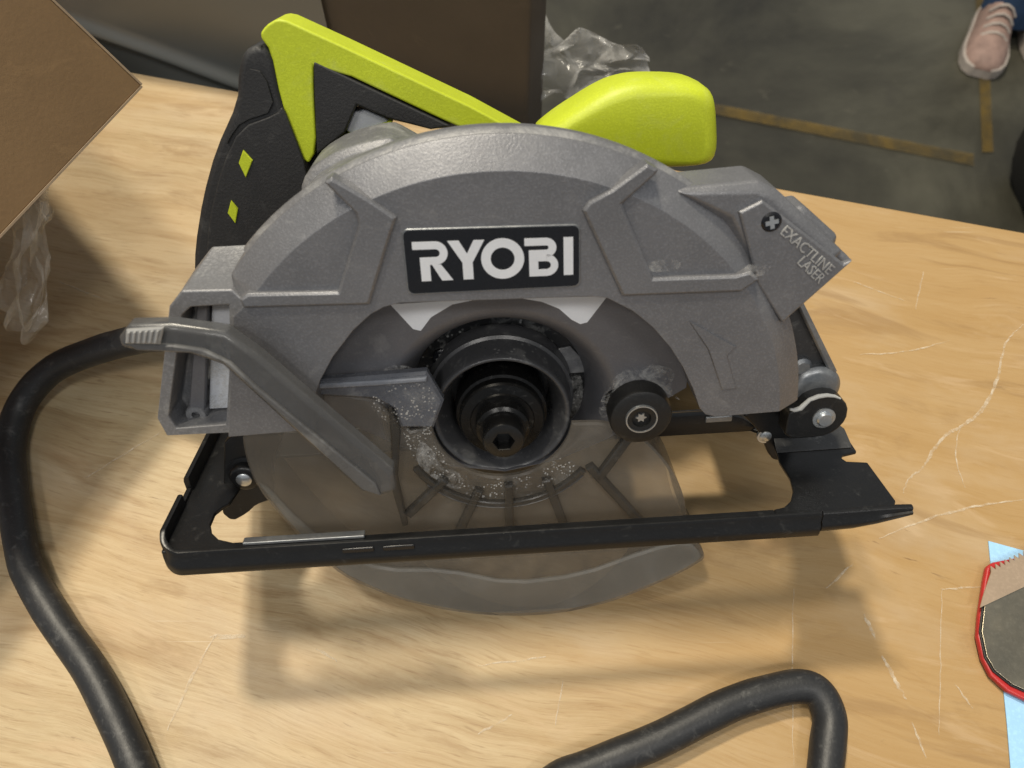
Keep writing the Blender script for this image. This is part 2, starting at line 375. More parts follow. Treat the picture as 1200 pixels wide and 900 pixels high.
def plastic(name, col, rough=0.5, grain=1600, grain_s=0.25, metal=0.0, dust=0.0, dust_scale=55, dust_lo=0.56, fleck=0.0, alpha=1.0, spec=0.5, dust_col=(0.52, 0.52, 0.5), var=0.12, flake=0.22):
    """moulded plastic / cast / coated metal with grain, uneven colour, dust film and scuffs"""
    k = NB(name)
    v = k.tc.outputs["Object"]
    g = k.noise(v, grain, 3, 0.6)
    broad = k.noise(v, 38, 5, 0.6)
    dark = tuple(c * (1 - var) for c in col); lite = tuple(min(c * (1 + var), 1) for c in col)
    c = k.mix(k.mask(broad, 0.3, 0.7), dark, lite)
    c = k.mix(k.math('MULTIPLY', k.mask(g, 0.48, 0.74), flake), c, tuple(min(x * 1.7 + .015, 1) for x in col))
    r = k.math('ADD', k.math('MULTIPLY', k.noise(v, 120, 4, 0.6), 0.25), rough - 0.12)
    if dust:
        d1 = k.mask(k.noise(v, dust_scale, 8, 0.68, 0.6), dust_lo, dust_lo + 0.2)
        d2 = k.mask(k.noise(k.vec((1, 1, 3.2), (0, 0.5, 0)), 210, 5, 0.7), 0.60, 0.74)
        d = k.math('MULTIPLY', k.math('MINIMUM', k.math('ADD', k.math('MULTIPLY', d1, 0.75), k.math('MULTIPLY', d2, 0.35)), 1.0), dust)
        c = k.mix(d, c, dust_col)
        r = k.math('ADD', r, k.math('MULTIPLY', d, 0.3))
    if fleck:
        vo = k.n("ShaderNodeTexVoronoi")
        vo.inputs["Scale"].default_value = 420
        k.l(v, vo.inputs["Vector"])
        f = k.math('MULTIPLY', k.mask(vo.outputs["Distance"], 0.24, 0.14), k.mask(k.noise(v, 70, 3), 0.50, 0.62))
        c = k.mix(k.math('MULTIPLY', f, fleck), c, (0.55, 0.55, 0.53))
        if alpha < 1:
            k.set(Alpha=k.math('MAXIMUM', alpha, f))
    k.color(c)
    k.set(Roughness=r, Metallic=metal)
    k.b.inputs["Specular IOR Level"].default_value = spec
    if alpha < 1 and not fleck:
        k.set(Alpha=alpha)
    k.bump(g, grain_s, 0.0003)
    return k.m

M = {}
M['grey'] = plastic("grey_cast_cover", (0.180, 0.182, 0.194), 0.40, 1450, 0.42, 0.40, dust=0.34, dust_scale=75, dust_lo=0.59, flake=0.42)
M['grey_dusty'] = plastic("dusty_grey_cast", (0.188, 0.190, 0.200), 0.44, 1150, 0.5, 0.35, flake=0.5, dust=0.55, dust_scale=90, dust_lo=0.50)
M['slate'] = plastic("slate_grey_plate", (0.125, 0.125, 0.136), 0.42, 1500, 0.2, 0.1, dust=0.35, dust_scale=50, dust_lo=0.58)
M['black_disc'] = plastic("black_gear_plate", (0.014, 0.014, 0.015), 0.35, 1500, 0.2, 0.2, dust=0.6, dust_scale=150, dust_lo=0.54, fleck=0.7)
M['hub'] = plastic("dark_guard_hub", (0.055, 0.056, 0.060), 0.30, 1500, 0.12, 0.0, dust=0.30, dust_scale=120, dust_lo=0.56, fleck=0.25)
M['flange'] = plastic("blackened_steel_flange", (0.018, 0.018, 0.018), 0.28, 1500, 0.15, 0.7, dust=0.25, dust_scale=160, dust_lo=0.58)
M['bolt'] = plastic("dark_steel_bolt", (0.05, 0.05, 0.05), 0.30, 1500, 0.1, 0.9)
M['smoke'] = plastic("smoky_guard_plastic", (0.200, 0.176, 0.144), 0.25, 300, 0.02, 0.0, dust=0.22, dust_scale=36, dust_lo=0.50, alpha=0.38, var=0.1)
M['smoke_fleck'] = plastic("dusty_smoky_plastic", (0.105, 0.110, 0.122), 0.30, 900, 0.05, 0.0, dust=0.8, dust_scale=130, dust_lo=0.50, fleck=0.9, alpha=0.75)
M['smoke_band'] = plastic("smoky_guard_band", (0.250, 0.240, 0.215), 0.34, 900, 0.05, 0.0, dust=0.30, dust_scale=60, dust_lo=0.50, alpha=0.34)
M['smoke_rib'] = plastic("smoky_rib", (0.105, 0.096, 0.082), 0.22, 900, 0.05, 0.0, dust=0.3, dust_scale=90, dust_lo=0.55, alpha=0.55)
M['smoke_rear'] = plastic("smoky_rear_plate", (0.16, 0.14, 0.115), 0.28, 300, 0.02, 0.0, alpha=0.16)
M['arm'] = plastic("blue_grey_guard_arm", (0.115, 0.122, 0.142), 0.26, 900, 0.05, 0.0, dust=0.35, dust_scale=150, dust_lo=0.54, alpha=0.9)
M['arm_light'] = plastic("arm_ridge_highlight", (0.21, 0.225, 0.26), 0.26, 900, 0.05, 0.0, dust=0.35, dust_scale=150, dust_lo=0.52)
M['pad'] = plastic("scuffed_clear_pad", (0.34, 0.34, 0.335), 0.34, 1200, 0.06, 0.0, dust=0.4, dust_scale=90, dust_lo=0.50, alpha=0.85)
M['rib_dark'] = plastic("dark_smoky_rib", (0.060, 0.057, 0.052), 0.20, 700, 0.05, 0.0, dust=0.25, dust_scale=120, dust_lo=0.54, alpha=0.55)
M['lever'] = plastic("grey_translucent_lever", (0.100, 0.101, 0.103), 0.22, 1200, 0.06, 0.0, dust=0.20, dust_scale=70, dust_lo=0.56, alpha=0.68)
M['lever_light'] = plastic("scuffed_lever_and_highlight", (0.115, 0.115, 0.116), 0.30, 1200, 0.06, 0.0, dust=0.4, dust_scale=90, dust_lo=0.50, alpha=0.85)
M['steel_black'] = plastic("black_painted_steel", (0.0075, 0.0077, 0.0083), 0.33, 1400, 0.10, 0.1, dust=0.12, dust_scale=160, dust_lo=0.60)
M['steel_worn'] = plastic("worn_dark_steel", (0.050, 0.051, 0.053), 0.38, 1400, 0.12, 0.3, dust=0.35, dust_scale=170, dust_lo=0.56)
M['steel_bare'] = plastic("scuffed_bare_steel", (0.26, 0.27, 0.28), 0.36, 1200, 0.15, 0.75, dust=0.5, dust_scale=140, dust_lo=0.48)
M['rivet'] = plastic("zinc_rivet", (0.55, 0.57, 0.58), 0.30, 1200, 0.1, 0.85)
M['rubber'] = plastic("black_rubber", (0.019, 0.019, 0.020), 0.55, 1100, 0.5, 0.0, dust=0.12, dust_scale=70, dust_lo=0.56)
M['knob'] = plastic("black_bumper_rubber", (0.010, 0.010, 0.010), 0.42, 1100, 0.3, 0.0, dust=0.12, dust_scale=150, dust_lo=0.58)
M['lime'] = plastic("lime_plastic", (0.500, 0.585, 0.022), 0.46, 1300, 0.25, 0.0, var=0.06, dust=0.16, dust_scale=60, dust_lo=0.55)
M['black_gloss'] = plastic("black_label", (0.006, 0.0065, 0.009), 0.25, 1400, 0.04, 0.0)
M['print'] = plastic("silver_print", (0.82, 0.84, 0.88), 0.32, 900, 0.03, 0.25, var=0.06)
M['sticker'] = plastic("pale_grey_sticker", (0.50, 0.52, 0.56), 0.42, 1200, 0.05, 0.0, var=0.04)
M['sticker_white'] = plastic("white_sticker", (0.80, 0.83, 0.88), 0.42, 1200, 0.03, 0.0, var=0.03)
M['emboss'] = plastic("worn_raised_lettering", (0.30, 0.30, 0.30), 0.5, 700, 0.4, 0.1, dust=0.8, dust_scale=240, dust_lo=0.42)
M['powder'] = None
M['white_mark'] = plastic("pale_edge_white", (0.50, 0.50, 0.48), 0.8, 900, 0.4, 0.0)
M['cord'] = plastic("black_cord_rubber", (0.017, 0.018, 0.020), 0.46, 900, 0.30, 0.0, dust=0.16, dust_scale=190, dust_lo=0.56)
M['blue'] = plastic("blue_paper", (0.34, 0.60, 0.88), 0.6, 600, 0.1, var=0.04)
M['red'] = plastic("red_plastic", (0.45, 0.025, 0.025), 0.35, 900, 0.1)
M['blade_steel'] = plastic("brushed_steel", (0.44, 0.39, 0.29), 0.30, 700, 0.08, 1.0)
M['clear_brown'] = plastic("brown_toothed_blade", (0.42, 0.32, 0.23), 0.35, 700, 0.1, 0.35)
M['denim'] = plastic("blue_denim", (0.020, 0.050, 0.115), 0.85, 700, 0.6, var=0.25)
M['shoe_pink'] = plastic("pink_beige_suede", (0.32, 0.215, 0.180), 0.7, 300, 0.3, var=0.25)
M['shoe_sole'] = plastic("cream_sole", (0.42, 0.37, 0.33), 0.6, 300, 0.2, var=0.2)
M['shoe_olive'] = plastic("olive_fabric", (0.10, 0.10, 0.065), 0.8, 300, 0.3, var=0.4)
M['black_cloth'] = plastic("black_nylon", (0.010, 0.010, 0.011), 0.6, 300, 0.3)
M['yellow_line'] = plastic("worn_yellow_paint", (0.20, 0.125, 0.016), 0.7, 60, 0.1, alpha=0.52, dust=1.0, dust_scale=11, dust_lo=0.40, dust_col=(0.05, 0.046, 0.032))

def make_powder(name, scale, lo, hi, spots):
    k = NB(name)
    v = k.tc.outputs["Object"]
    a = k.mask(k.noise(v, scale, 12, 0.84, 0.5), lo, hi)
    if spots:
        vo = k.n("ShaderNodeTexVoronoi"); vo.inputs["Scale"].default_value = 820
        k.l(v, vo.inputs["Vector"])
        a = k.math('ADD', k.math('MULTIPLY', a, 0.25), k.math('MULTIPLY', k.mask(vo.outputs["Distance"], 0.34, 0.20), k.mask(k.noise(v, 110, 4), 0.46, 0.56)))
        a = k.math('MINIMUM', a, 1.0)
    k.color((0.56, 0.555, 0.54))
    k.set(Roughness=0.9, Alpha=k.math('MULTIPLY', a, 0.70))
    return k.m
M['powder'] = make_powder("powdery_dust", 95, 0.47, 0.72, False)
M['specks'] = make_powder("speckled_dust", 120, 0.52, 0.75, True)

def make_wood():
    k = NB("pale_plywood")
    base = k.vec(rot=(0, 0, R(14.3)))
    w = k.n("ShaderNodeTexNoise"); w.inputs["Scale"].default_value = 5.0; w.inputs["Detail"].default_value = 3
    k.l(base, w.inputs["Vector"])
    wsub = k.n("ShaderNodeVectorMath", operation='SUBTRACT'); k.l(w.outputs["Color"], wsub.inputs[0]); wsub.inputs[1].default_value = (0.5, 0.5, 0.5)
    wmul = k.n("ShaderNodeVectorMath", operation='MULTIPLY'); k.l(wsub.outputs[0], wmul.inputs[0]); wmul.inputs[1].default_value = (0.02, 0.05, 0)
    wadd = k.n("ShaderNodeVectorMath", operation='ADD'); k.l(base, wadd.inputs[0]); k.l(wmul.outputs[0], wadd.inputs[1])
    v = wadd.outputs[0]
    g1 = k.noise(k.vec((5, 62, 1), src=v), 1.0, 9, 0.70)
    g2 = k.noise(k.vec((26, 560, 1), src=v), 1.0, 7, 0.74)
    pores = k.noise(k.vec((70, 900, 1), src=v), 1.0, 3, 0.6)
    patch = k.noise(k.vec((2.2, 5, 1), src=v), 2.2, 4, 0.55)
    c = k.ramp(g1, [(0.30, (0.34, 0.232, 0.118)), (0.42, (0.49, 0.370, 0.208)), (0.54, (0.595, 0.475, 0.290)), (0.72, (0.66, 0.55, 0.36))])
    c = k.mix(k.math('MULTIPLY', k.mask(g2, 0.52, 0.34), 0.46), c, (0.37, 0.235, 0.115))
    c = k.mix(k.math('MULTIPLY', k.mask(pores, 0.43, 0.31), 0.45), c, (0.22, 0.125, 0.055))
    pm = k.mask(patch, 0.38, 0.66)
    c = k.mix(k.math('MULTIPLY', pm, 0.38), c, (0.56, 0.35, 0.155))
    sep = k.n("ShaderNodeSeparateXYZ"); k.l(k.tc.outputs["Object"], sep.inputs[0])
    # warmer brown mixed in towards the right, paler to the left
    warm_side = k.math('ADD', sep.outputs[0], k.math('MULTIPLY', patch, 0.20))
    c = k.mix(k.math('MULTIPLY', k.mask(warm_side, 0.0, 0.24), 0.76), c, (0.45, 0.272, 0.100))
    worn = k.mask(k.noise(k.vec((1, 2.2, 1), src=v), 9, 5, 0.6), 0.52, 0.68)
    c = k.mix(k.math('MULTIPLY', worn, 0.26), c, (0.66, 0.56, 0.42))
    dirt = k.mask(k.noise(k.vec((1, 1.8, 1), src=v), 27, 6, 0.7), 0.66, 0.76)
    c = k.mix(k.math('MULTIPLY', dirt, 0.6), c, (0.20, 0.13, 0.07))
    grey = k.mask(k.noise(k.tc.outputs["Object"], 6.5, 5, 0.6, 0.5), 0.56, 0.70)
    c = k.mix(k.math('MULTIPLY', grey, 0.22), c, (0.40, 0.33, 0.26))
    fig = k.noise(k.vec((6, 30, 1), src=v), 1.4, 6, 0.6, 1.6)
    c = k.mix(k.math('MULTIPLY', k.mask(fig, 0.54, 0.66), 0.50), c, (0.31, 0.185, 0.078))
    fig2 = k.noise(k.vec((10, 60, 1), loc=(3, 1, 0), src=v), 1.2, 7, 0.65, 0.8)
    c = k.mix(k.math('MULTIPLY', k.mask(fig2, 0.56, 0.66), 0.38), c, (0.62, 0.45, 0.27))
    fl = k.noise(k.vec((30, 240, 1), loc=(1, 7, 0), src=v), 1.0, 4, 0.6)
    c = k.mix(k.math('MULTIPLY', k.math('MULTIPLY', k.mask(fl, 0.66, 0.72), k.mask(k.noise(k.tc.outputs["Object"], 13, 3), 0.48, 0.60)), 0.75), c, (0.17, 0.095, 0.045))
    # short saw / knife nicks running every way
    wv = k.noise(k.vec((8, 620, 1), (0, 0, R(62))), 1.0, 2, 0.5)
    nick = k.math('MULTIPLY', k.mask(wv, 0.70, 0.76), k.mask(k.noise(k.tc.outputs["Object"], 22, 3), 0.5, 0.62))
    c = k.mix(k.math('MULTIPLY', nick, 0.5), c, (0.74, 0.64, 0.48))
    hs = k.n('ShaderNodeHueSaturation'); hs.inputs['Value'].default_value = 0.86; hs.inputs['Saturation'].default_value = 1.0; k.l(c, hs.inputs['Color'])
    k.color(hs.outputs['Color'])
    k.set(Roughness=k.math('ADD', k.math('MULTIPLY', g1, 0.25), 0.30))
    k.b.inputs["Specular IOR Level"].default_value = 0.35
    h = k.math('ADD', g2, k.math('MULTIPLY', pores, 0.6))
    k.bump(h, 0.45, 0.0005)
    return k.m
M['wood'] = make_wood()

def make_concrete():
    k = NB("stained_concrete")
    v = k.tc.outputs["Object"]
    a = k.noise(v, 1.6, 8, 0.62, 0.4)
    b = k.noise(v, 7, 6, 0.6)
    c = k.ramp(a, [(0.36, (0.022, 0.0205, 0.0145)), (0.49, (0.050, 0.0475, 0.034)), (0.62, (0.092, 0.088, 0.064))])
    c = k.mix(k.math('MULTIPLY', k.mask(b, 0.60, 0.74), 0.7), c, (0.040, 0.037, 0.030))
    c = k.mix(k.math('MULTIPLY', k.mask(k.noise(v, 26, 4), 0.66, 0.78), 0.3), c, (0.13, 0.12, 0.09))
    k.color(c)
    k.set(Roughness=k.math('ADD', k.math('MULTIPLY', b, 0.3), 0.35))
    k.bump(k.noise(v, 90, 5), 0.15, 0.002)
    return k.m
M['concrete'] = make_concrete()

def make_card(name, col, flutes=True):
    k = NB(name)
    v = k.tc.outputs["Object"]
    f = k.noise(v, 500, 3, 0.6)
    b = k.noise(v, 14, 6, 0.6)
    c = k.mix(k.mask(b, 0.3, 0.7), tuple(x * 0.86 for x in col), tuple(x * 1.12 for x in col))
    c = k.mix(k.math('MULTIPLY', k.mask(f, 0.45, 0.75), 0.08), c, tuple(x * 0.7 for x in col))
    c = k.mix(k.math('MULTIPLY', k.mask(k.noise(v, 30, 7, 0.72, 1.2), 0.58, 0.70), 0.30), c, tuple(min(x * 1.7, 1) for x in col))
    k.color(c)
    k.set(Roughness=0.75)
    k.bump(f, 0.15, 0.0006)
    return k.m
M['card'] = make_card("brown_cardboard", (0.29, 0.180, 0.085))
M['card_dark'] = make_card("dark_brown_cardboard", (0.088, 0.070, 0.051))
M['card_edge'] = make_card("torn_cardboard_edge", (0.42, 0.31, 0.20))

def make_film(name, col, alpha, rough=0.12, bumps=(60, 0.5)):
    k = NB(name)
    v = k.tc.outputs["Object"]
    a = k.noise(v, bumps[0], 6, 0.6, 0.8)
    k.color(col)
    k.set(Roughness=rough, Alpha=k.math('ADD', k.math('MULTIPLY', k.mask(a, 0.35, 0.75), alpha * 0.9), alpha * 0.35))
    k.b.inputs["Specular IOR Level"].default_value = 0.8
    k.bump(a, bumps[1], 0.004)
    return k.m
M['film'] = make_film("clear_packing_film", (0.66, 0.62, 0.55), 0.26, 0.06, (45, 0.8))
M['film_grey'] = make_film("grey_polythene_sheet", (0.140, 0.150, 0.148), 2.6, 0.34, (7, 0.02))
M['bag_film'] = make_film("crumpled_clear_bag", (0.68, 0.67, 0.65), 0.52, 0.12, (30, 0.5))

def make_scratch():
    k = NB("pale_scratch")
    v = k.tc.outputs["Object"]
    k.color((0.72, 0.62, 0.47))
    k.set(Roughness=0.7, Alpha=k.math('MULTIPLY', k.mask(k.noise(v, 210, 7, 0.78), 0.37, 0.64), 0.74))
    return k.m
M['scratch'] = make_scratch()

# ================================================================ setting: hall floor with painted lines
ZF = -0.75
bm = bmesh.new()
vs = [bm.verts.new(p) for p in ((-14, -14, ZF), (14, -14, ZF), (14, 14, ZF), (-14, 14, ZF))]
bm.faces.new(vs)
tag(link_obj("floor", bm, M['concrete'], smooth=0), "stained grey concrete floor beyond the table", None, kind="structure")

def painted_line(name, pts, label, dz):
    bm = bmesh.new()
    bm.faces.new([bm.verts.new((p[0], p[1], ZF + dz)) for p in pts])
    o = link_obj(name, bm, M['yellow_line'], smooth=0)
    tag(o, label, None, kind="structure")
painted_line("floor_line", T['line_h2'], "worn yellow line painted across the floor, slanting towards the shoes", 0.004)
painted_line("floor_line", T['line_v'], "faded yellow line painted along the floor under the sneaker", 0.004)

# ================================================================ work table
E0, E1 = Vector(T['edge'][0]), Vector(T['edge'][1])
ed = (E1 - E0).normalized()
en = Vector((ed.y, -ed.x, 0))            # towards the viewer
tc = (E0 + E1) * 0.5
table = empty("work_table", (tc.x + en.x * 0.4, tc.y + en.y * 0.4, ZF))
tag(table, "pale scratched plywood work table carrying the saw", "table")
def tl(p): return Vector(p) - table.location
bm = bmesh.new()
c = [E0 - ed * 0.75, E1 + ed * 0.75, E1 + ed * 0.75 + en * 0.85, E0 - ed * 0.75 + en * 0.85]
loft(bm, [[tl((p.x, p.y, 0.0)) for p in c], [tl((p.x, p.y, -0.018)) for p in c]])
for v in bm.verts: v.co += table.location
top = link_obj("tabletop", bm, M['wood'], table, bevel=0.0015)
top.location = -table.location
for i, (a, b) in enumerate(((0.06, 0.06), (0.06, 0.79), (0.94, 0.06), (0.94, 0.79))):
    p = c[0].lerp(c[1], a) + en * b
    bm = bmesh.new()
    box(bm, p.x - .03, p.x + .03, p.y - .03, p.y + .03, ZF, -0.0182, lambda x, y, z: tl((x, y, z)))
    link_obj("leg", bm, M['wood'], table, bevel=0.002)
widths = [1.1, .5, .7, .5, .5, 1.1, 1.3, .7, .8, 1.6, .6, .35, .35, .5, .6, .5, .6, .6, .5, .5, .6, .7]
for i in range(T['nscratch']):
    P = catmull(T['scratch%d' % i], 8)
    bm = bmesh.new()
    n = len(P)
    L_, R_ = [], []
    for j, p in enumerate(P):
        t = (P[min(j + 1, n - 1)] - P[max(j - 1, 0)]).normalized()
        s = Vector((-t.y, t.x, 0))
        w = widths[i] * 0.0014 * (0.25 + 0.75 * math.sin(math.pi * (j + .5) / n)) * (0.7 + 0.6 * rnd.random())
        q = p + s * (0.0006 * (rnd.random() - .5))
        L_.append(bm.verts.new(q + s * w * .5)); R_.append(bm.verts.new(q - s * w * .5))
    for j in range(n - 1):
        bm.faces.new((L_[j], L_[j + 1], R_[j + 1], R_[j]))
    o = link_obj("scratch", bm, M['scratch'], table, smooth=0)
    o.location = -table.location

# ================================================================ circular saw
saw = empty("circular_saw", (0.00023, 0.07618, 0.00015), (-0.495732, -0.008179, 0.061452))
tag(saw, "dusty grey and lime circular saw with black base shoe and smoky guard", "circular saw")

def arc(r, a0, a1, n):
    return [(r * math.cos(R(a0 + (a1 - a0) * i / (n - 1))), r * math.sin(R(a0 + (a1 - a0) * i / (n - 1)))) for i in range(n)]

# ---- base shoe: stamped plate with up-turned lips
ZS = -28.0
def quadstrip(bm, ring, z0, z1):
    loft(bm, [[sl(x, y, z1) for x, y in ring], [sl(x, y, z0) for x, y in ring]])
bm = bmesh.new()
t0, t1 = ZS - 1.6, ZS
left = [(-120, -30), (-84, -30), (-84, -27.5), (-96, -27.3), (-101.5, -25.2), (-105, -21.5), (-106.8, -17), (-106.8, -11), (-105, -8), (-103, -6), (-100.5, 8), (-92, 24), (-92, 126), (-120, 126)]
near = [(-84, -30), (94, -30), (94, -27.5), (-84, -27.5)]
right = [(94, -30), (136, -30), (138, -27), (138, -4.5), (130.5, -3.2), (129.5, -1), (131, 1), (137, 2.5), (137.5, 18), (128, 40), (126, 126), (92, 126), (92, 22), (101.6, 21.6), (106, 17), (107.5, 12), (105.4, -1), (105.8, -11), (104.4, -18), (101.5, -23.5), (98, -26.6), (94, -27.5)]
for ring in (left, right): quadstrip(bm, ring, t0, t1)
quadstrip(bm, near, t0 + .02, t1 - .02)
for x0, x1, y0, y1 in ((-92, 92, 22, 38), (-92, 92, 62, 126), (-92, 52, 38, 62)):
    quadstrip(bm, [(x0, y0), (x1, y0), (x1, y1), (x0, y1)], t0 + .02, t1 - .02)
shoe = link_obj("base_shoe", bm, M['steel_black'], saw, bevel=0.0005)
def lip(path, base, topz, name, flare=1.0, thick=1.7):
    """folded edge following path (x,y) from base up to topz, bulging outwards with a pressed bead"""
    n = len(path)
    bs = base if isinstance(base, (list, tuple)) else [base] * n
    ts = topz if isinstance(topz, (list, tuple)) else [topz] * n
    rings = []
    for i, (x, y) in enumerate(path):
        a = Vector(path[max(i - 1, 0)]); b = Vector(path[min(i + 1, n - 1)])
        d = (b - a).normalized(); o = Vector((d.y, -d.x))
        z0, hh = bs[i], ts[i] - bs[i]
        prof = [(0.2, z0), (1.5 * flare, z0 + .3), (2.1 * flare, z0 + hh * .18), (2.1 * flare, z0 + hh * .48), (1.3 * flare, z0 + hh * .58), (1.4 * flare, z0 + hh * .90), (1.0 * flare, z0 + hh), (0.2 * flare, z0 + hh + .25), (-.7, z0 + hh), (-.7, z0 + hh * .5), (-.7, z0 + hh * .1)]
        rings.append([sl(x + o.x * u, y + o.y * u, z) for u, z in prof])
    bm = bmesh.new()
    loft(bm, rings)
    return link_obj(name, bm, M['steel_black'], shoe, smooth=50)
def corner(cx, cy, r, a0, a1, n=8): return [(cx + r * math.cos(R(a0 + (a1 - a0) * i / n)), cy + r * math.sin(R(a0 + (a1 - a0) * i / n))) for i in range(n + 1)]
side = [(-120, -5 - 3 * i) for i in range(7)]
cor = corner(-114, -24, 6, 180, 270)
fr = [(-113 + 217 * i / 30, -30) for i in range(1, 31)] + [(110, -30)]
lip(side + cor + fr, -38.5, [-23.5] * 7 + [-23.5 - 4.6 * (i / 8) for i in range(9)] + [-28.1] * len(fr), "front_lip")
lip([(110.4, -30), (122, -30), (130, -30), (137, -30.1), (142, -30.4)], [-36.5, -36, -34.6, -32.6, -30.6], [-28.1, -28.0, -27.8, -27.6, -27.6], "front_lip")
lip([(-120, 70), (-120, 45), (-120, 25), (-120, 3)], -37.5, -22.0, "side_lip")
lip([(-120, 2.7), (-120, -1), (-120, -4.7)], -37.5, -26.8, "side_lip")
bm = bmesh.new(); box(bm, -92, -50, -29.6, -26.6, t1 + .1, t1 + 1.3, sl)
link_obj("scale_strip", bm, M['steel_bare'], shoe, bevel=0.0003)
for x0, x1 in ((-58, -47), (-44, -33)):
    bm = bmesh.new(); box(bm, x0, x1, -32.0, -31.2, -32.2, -30.2, sl)
    link_obj("slot", bm, M['black_gloss'], shoe, bevel=0.0004)
# left depth bracket: upright tab with pivot bolt
sprism("bracket", T['pivot_bracket'], 6, 10, M['steel_black'], saw, bevel=0.8, round_=1)
px_, pz_ = T['pivot'][0]
br = slathe("pivot_bolt", [(0.1, 2), (4.4, 2), (5.2, 2.4), (5.8, 3.4), (5.8, 5.5), (7.4, 5.8), (7.4, 6.2)], M['steel_black'], saw, px_, pz_, 36)
slathe("rivet", [(0.1, 0.9), (2.0, 1.0), (2.9, 1.6), (2.9, 2.4)], M['rivet'], br, px_, pz_, 28)

# ---- gear housing and motor on the far side
sprism("gear_housing", T['gear_housing'], 14, 40, M['grey_dusty'], saw, taper=2.5, bevel=1.2, round_=1)
sprism("gear_housing_step", T['gear_step'], 6, 14.2, M['grey_dusty'], saw, taper=2.0, bevel=1.0, round_=1)
mot = slathe("motor_housing", [(0.1, 22), (34, 22), (36, 25), (36, 48), (34, 52), (34, 86), (31, 96), (24, 101), (0.1, 101)], M['lime'], saw, -2, 10, 64)
slathe("motor_band", [(34.0, 56), (35.0, 57), (35.0, 80), (34.0, 81)], M['rubber'], mot, -2, 10, 64, cap0=False, cap1=False)

# ---- inner housing plate behind the cover opening, dished round the arbor
bm = bmesh.new()
po = T['panel_outline']
po = [(-69, 6), (-66, 22), (-60, 34), (-48, 48), (-34, 58), (-15, 59), (15, 59), (36, 57), (50, 46), (60, 33), (66, 18), (66, 8), (57, 3), (50, -4), (38, -12), (20, -20), (0, -24), (-20, -20), (-40, -8), (-55, 2)]
n = 96
def ray_poly(a):
    d = Vector((math.cos(a), math.sin(a))); best = 1e9
    for i in range(len(po)):
        p, q = Vector(po[i]), Vector(po[(i + 1) % len(po)])
        e = q - p; den = d.x * e.y - d.y * e.x
        if abs(den) < 1e-9: continue
        t = (p.x * e.y - p.y * e.x) / den; s = (p.x * d.y - p.y * d.x) / den
        if t > 0 and -1e-6 <= s <= 1 + 1e-6: best = min(best, t)
    return best
rings = []
prof = [(None, -2.0), (44, -2.0), (42.0, -1.6), (39.0, 1.5), (35.6, 8), (33.2, 16), (32.4, 20.5)]
for r, y in prof:
    ring = []
    for i in range(n):
        a = 2 * math.pi * i / n
        rr = ray_poly(a)
        rr = rr if r is None else min(r, rr - 0.3 + 0.0)
        ring.append(sl(rr * math.cos(a), y, rr * math.sin(a)))
    rings.append(ring)
loft(bm, rings, False, False)
panel = link_obj("inner_housing", bm, M['slate'], saw, smooth=45)
gp = slathe("gear_plate", [(0.1, 19.5), (32.6, 19.5), (32.6, 22)], M['black_disc'], saw, 0, 0, 72)
sprism("bright_patch", T['panel_white'], 18.6, 19.6, M['grey_dusty'], gp, bevel=0.3)
sprism("dust_smear", [(25, 3.5), (31.5, 4.5), (32, -6), (31, -15), (27, -16), (25.4, -6)], 18.9, 19.6, M['powder'], gp, round_=2)
# retaining screw with cross slot
def cross_screw(cx, cz, y, r, parent, head='black_gloss', slot='rivet'):
    s = slathe("screw", [(0.1, y), (r * .8, y), (r, y + .5), (r, y + 2)], M[head], parent, cx, cz, 28)
    k = r * .2
    cr = [(-k, r * .62), (k, r * .62), (k, k), (r * .62, k), (r * .62, -k), (k, -k), (k, -r * .62), (-k, -r * .62), (-k, -k), (-r * .62, -k), (-r * .62, k), (-k, k)]
    a = R(12)
    cr = [(cx + x * math.cos(a) - z * math.sin(a), cz + x * math.sin(a) + z * math.cos(a)) for x, z in cr]
    sprism("cross_slot", cr, y - .25, y + .1, M[slot], s)
    return s
cross_screw(T['panel_screw'][0][0], T['panel_screw'][0][1], 17.5, 3.6, gp)
sprism("sticker", T['sticker_left'], -2.35, -2.05, M['sticker_white'], panel)
sprism("sticker", T['sticker_right'], -2.35, -2.05, M['sticker_white'], panel)

# ---- lower guard, smoky plastic channel
LG = T['lower_guard']
bm = bmesh.new()
lg = []
o_chain = catmull([(x, 0, z) for x, z in LG[0:20]], 4)
lgp = [(p.x, p.z) for p in o_chain] + [(-60.3, 17), (-44, 12), (-38, 4), (-33, -2)] + arc(25.15, 182, 354, 40) + [(34, -3)]
hub_c = (0, 0)
# front plate
bm = bmesh.new()
prism_y(bm, lgp, -4.0, -1.8, 0.8)
lower = link_obj("lower_guard", bm, M['smoke'], saw, smooth=40)
# rim wall and rear plate
oc = [(p.x, p.z) for p in o_chain]
ic = []
for i, (x, z) in enumerate(oc):
    r = math.hypot(x, z); ic.append((x * (1 - 2.2 / r), z * (1 - 2.2 / r)))
bm = bmesh.new()
rings = []
for (x, z), (u, w) in zip(oc, ic):
    rings.append([sl(x, -1.8, z), sl(x, 20, z), sl(u, 20, w), sl(u, -1.8, w)])
loft(bm, rings)
link_obj("rim_wall", bm, M['smoke_rib'], lower, smooth=40)
bm = bmesh.new()
prism_y(bm, shrink(lgp, 2.5)[:-40], 19.0, 21.0)
link_obj("rear_plate", bm, M['smoke_rear'], lower, smooth=40)
gb = T['guard_band']
bm = bmesh.new()
prism_y(bm, soften(gb, 1), -5.6, -4.05, 0.9)
link_obj("edge_band", bm, M['smoke_band'], lower, smooth=40)
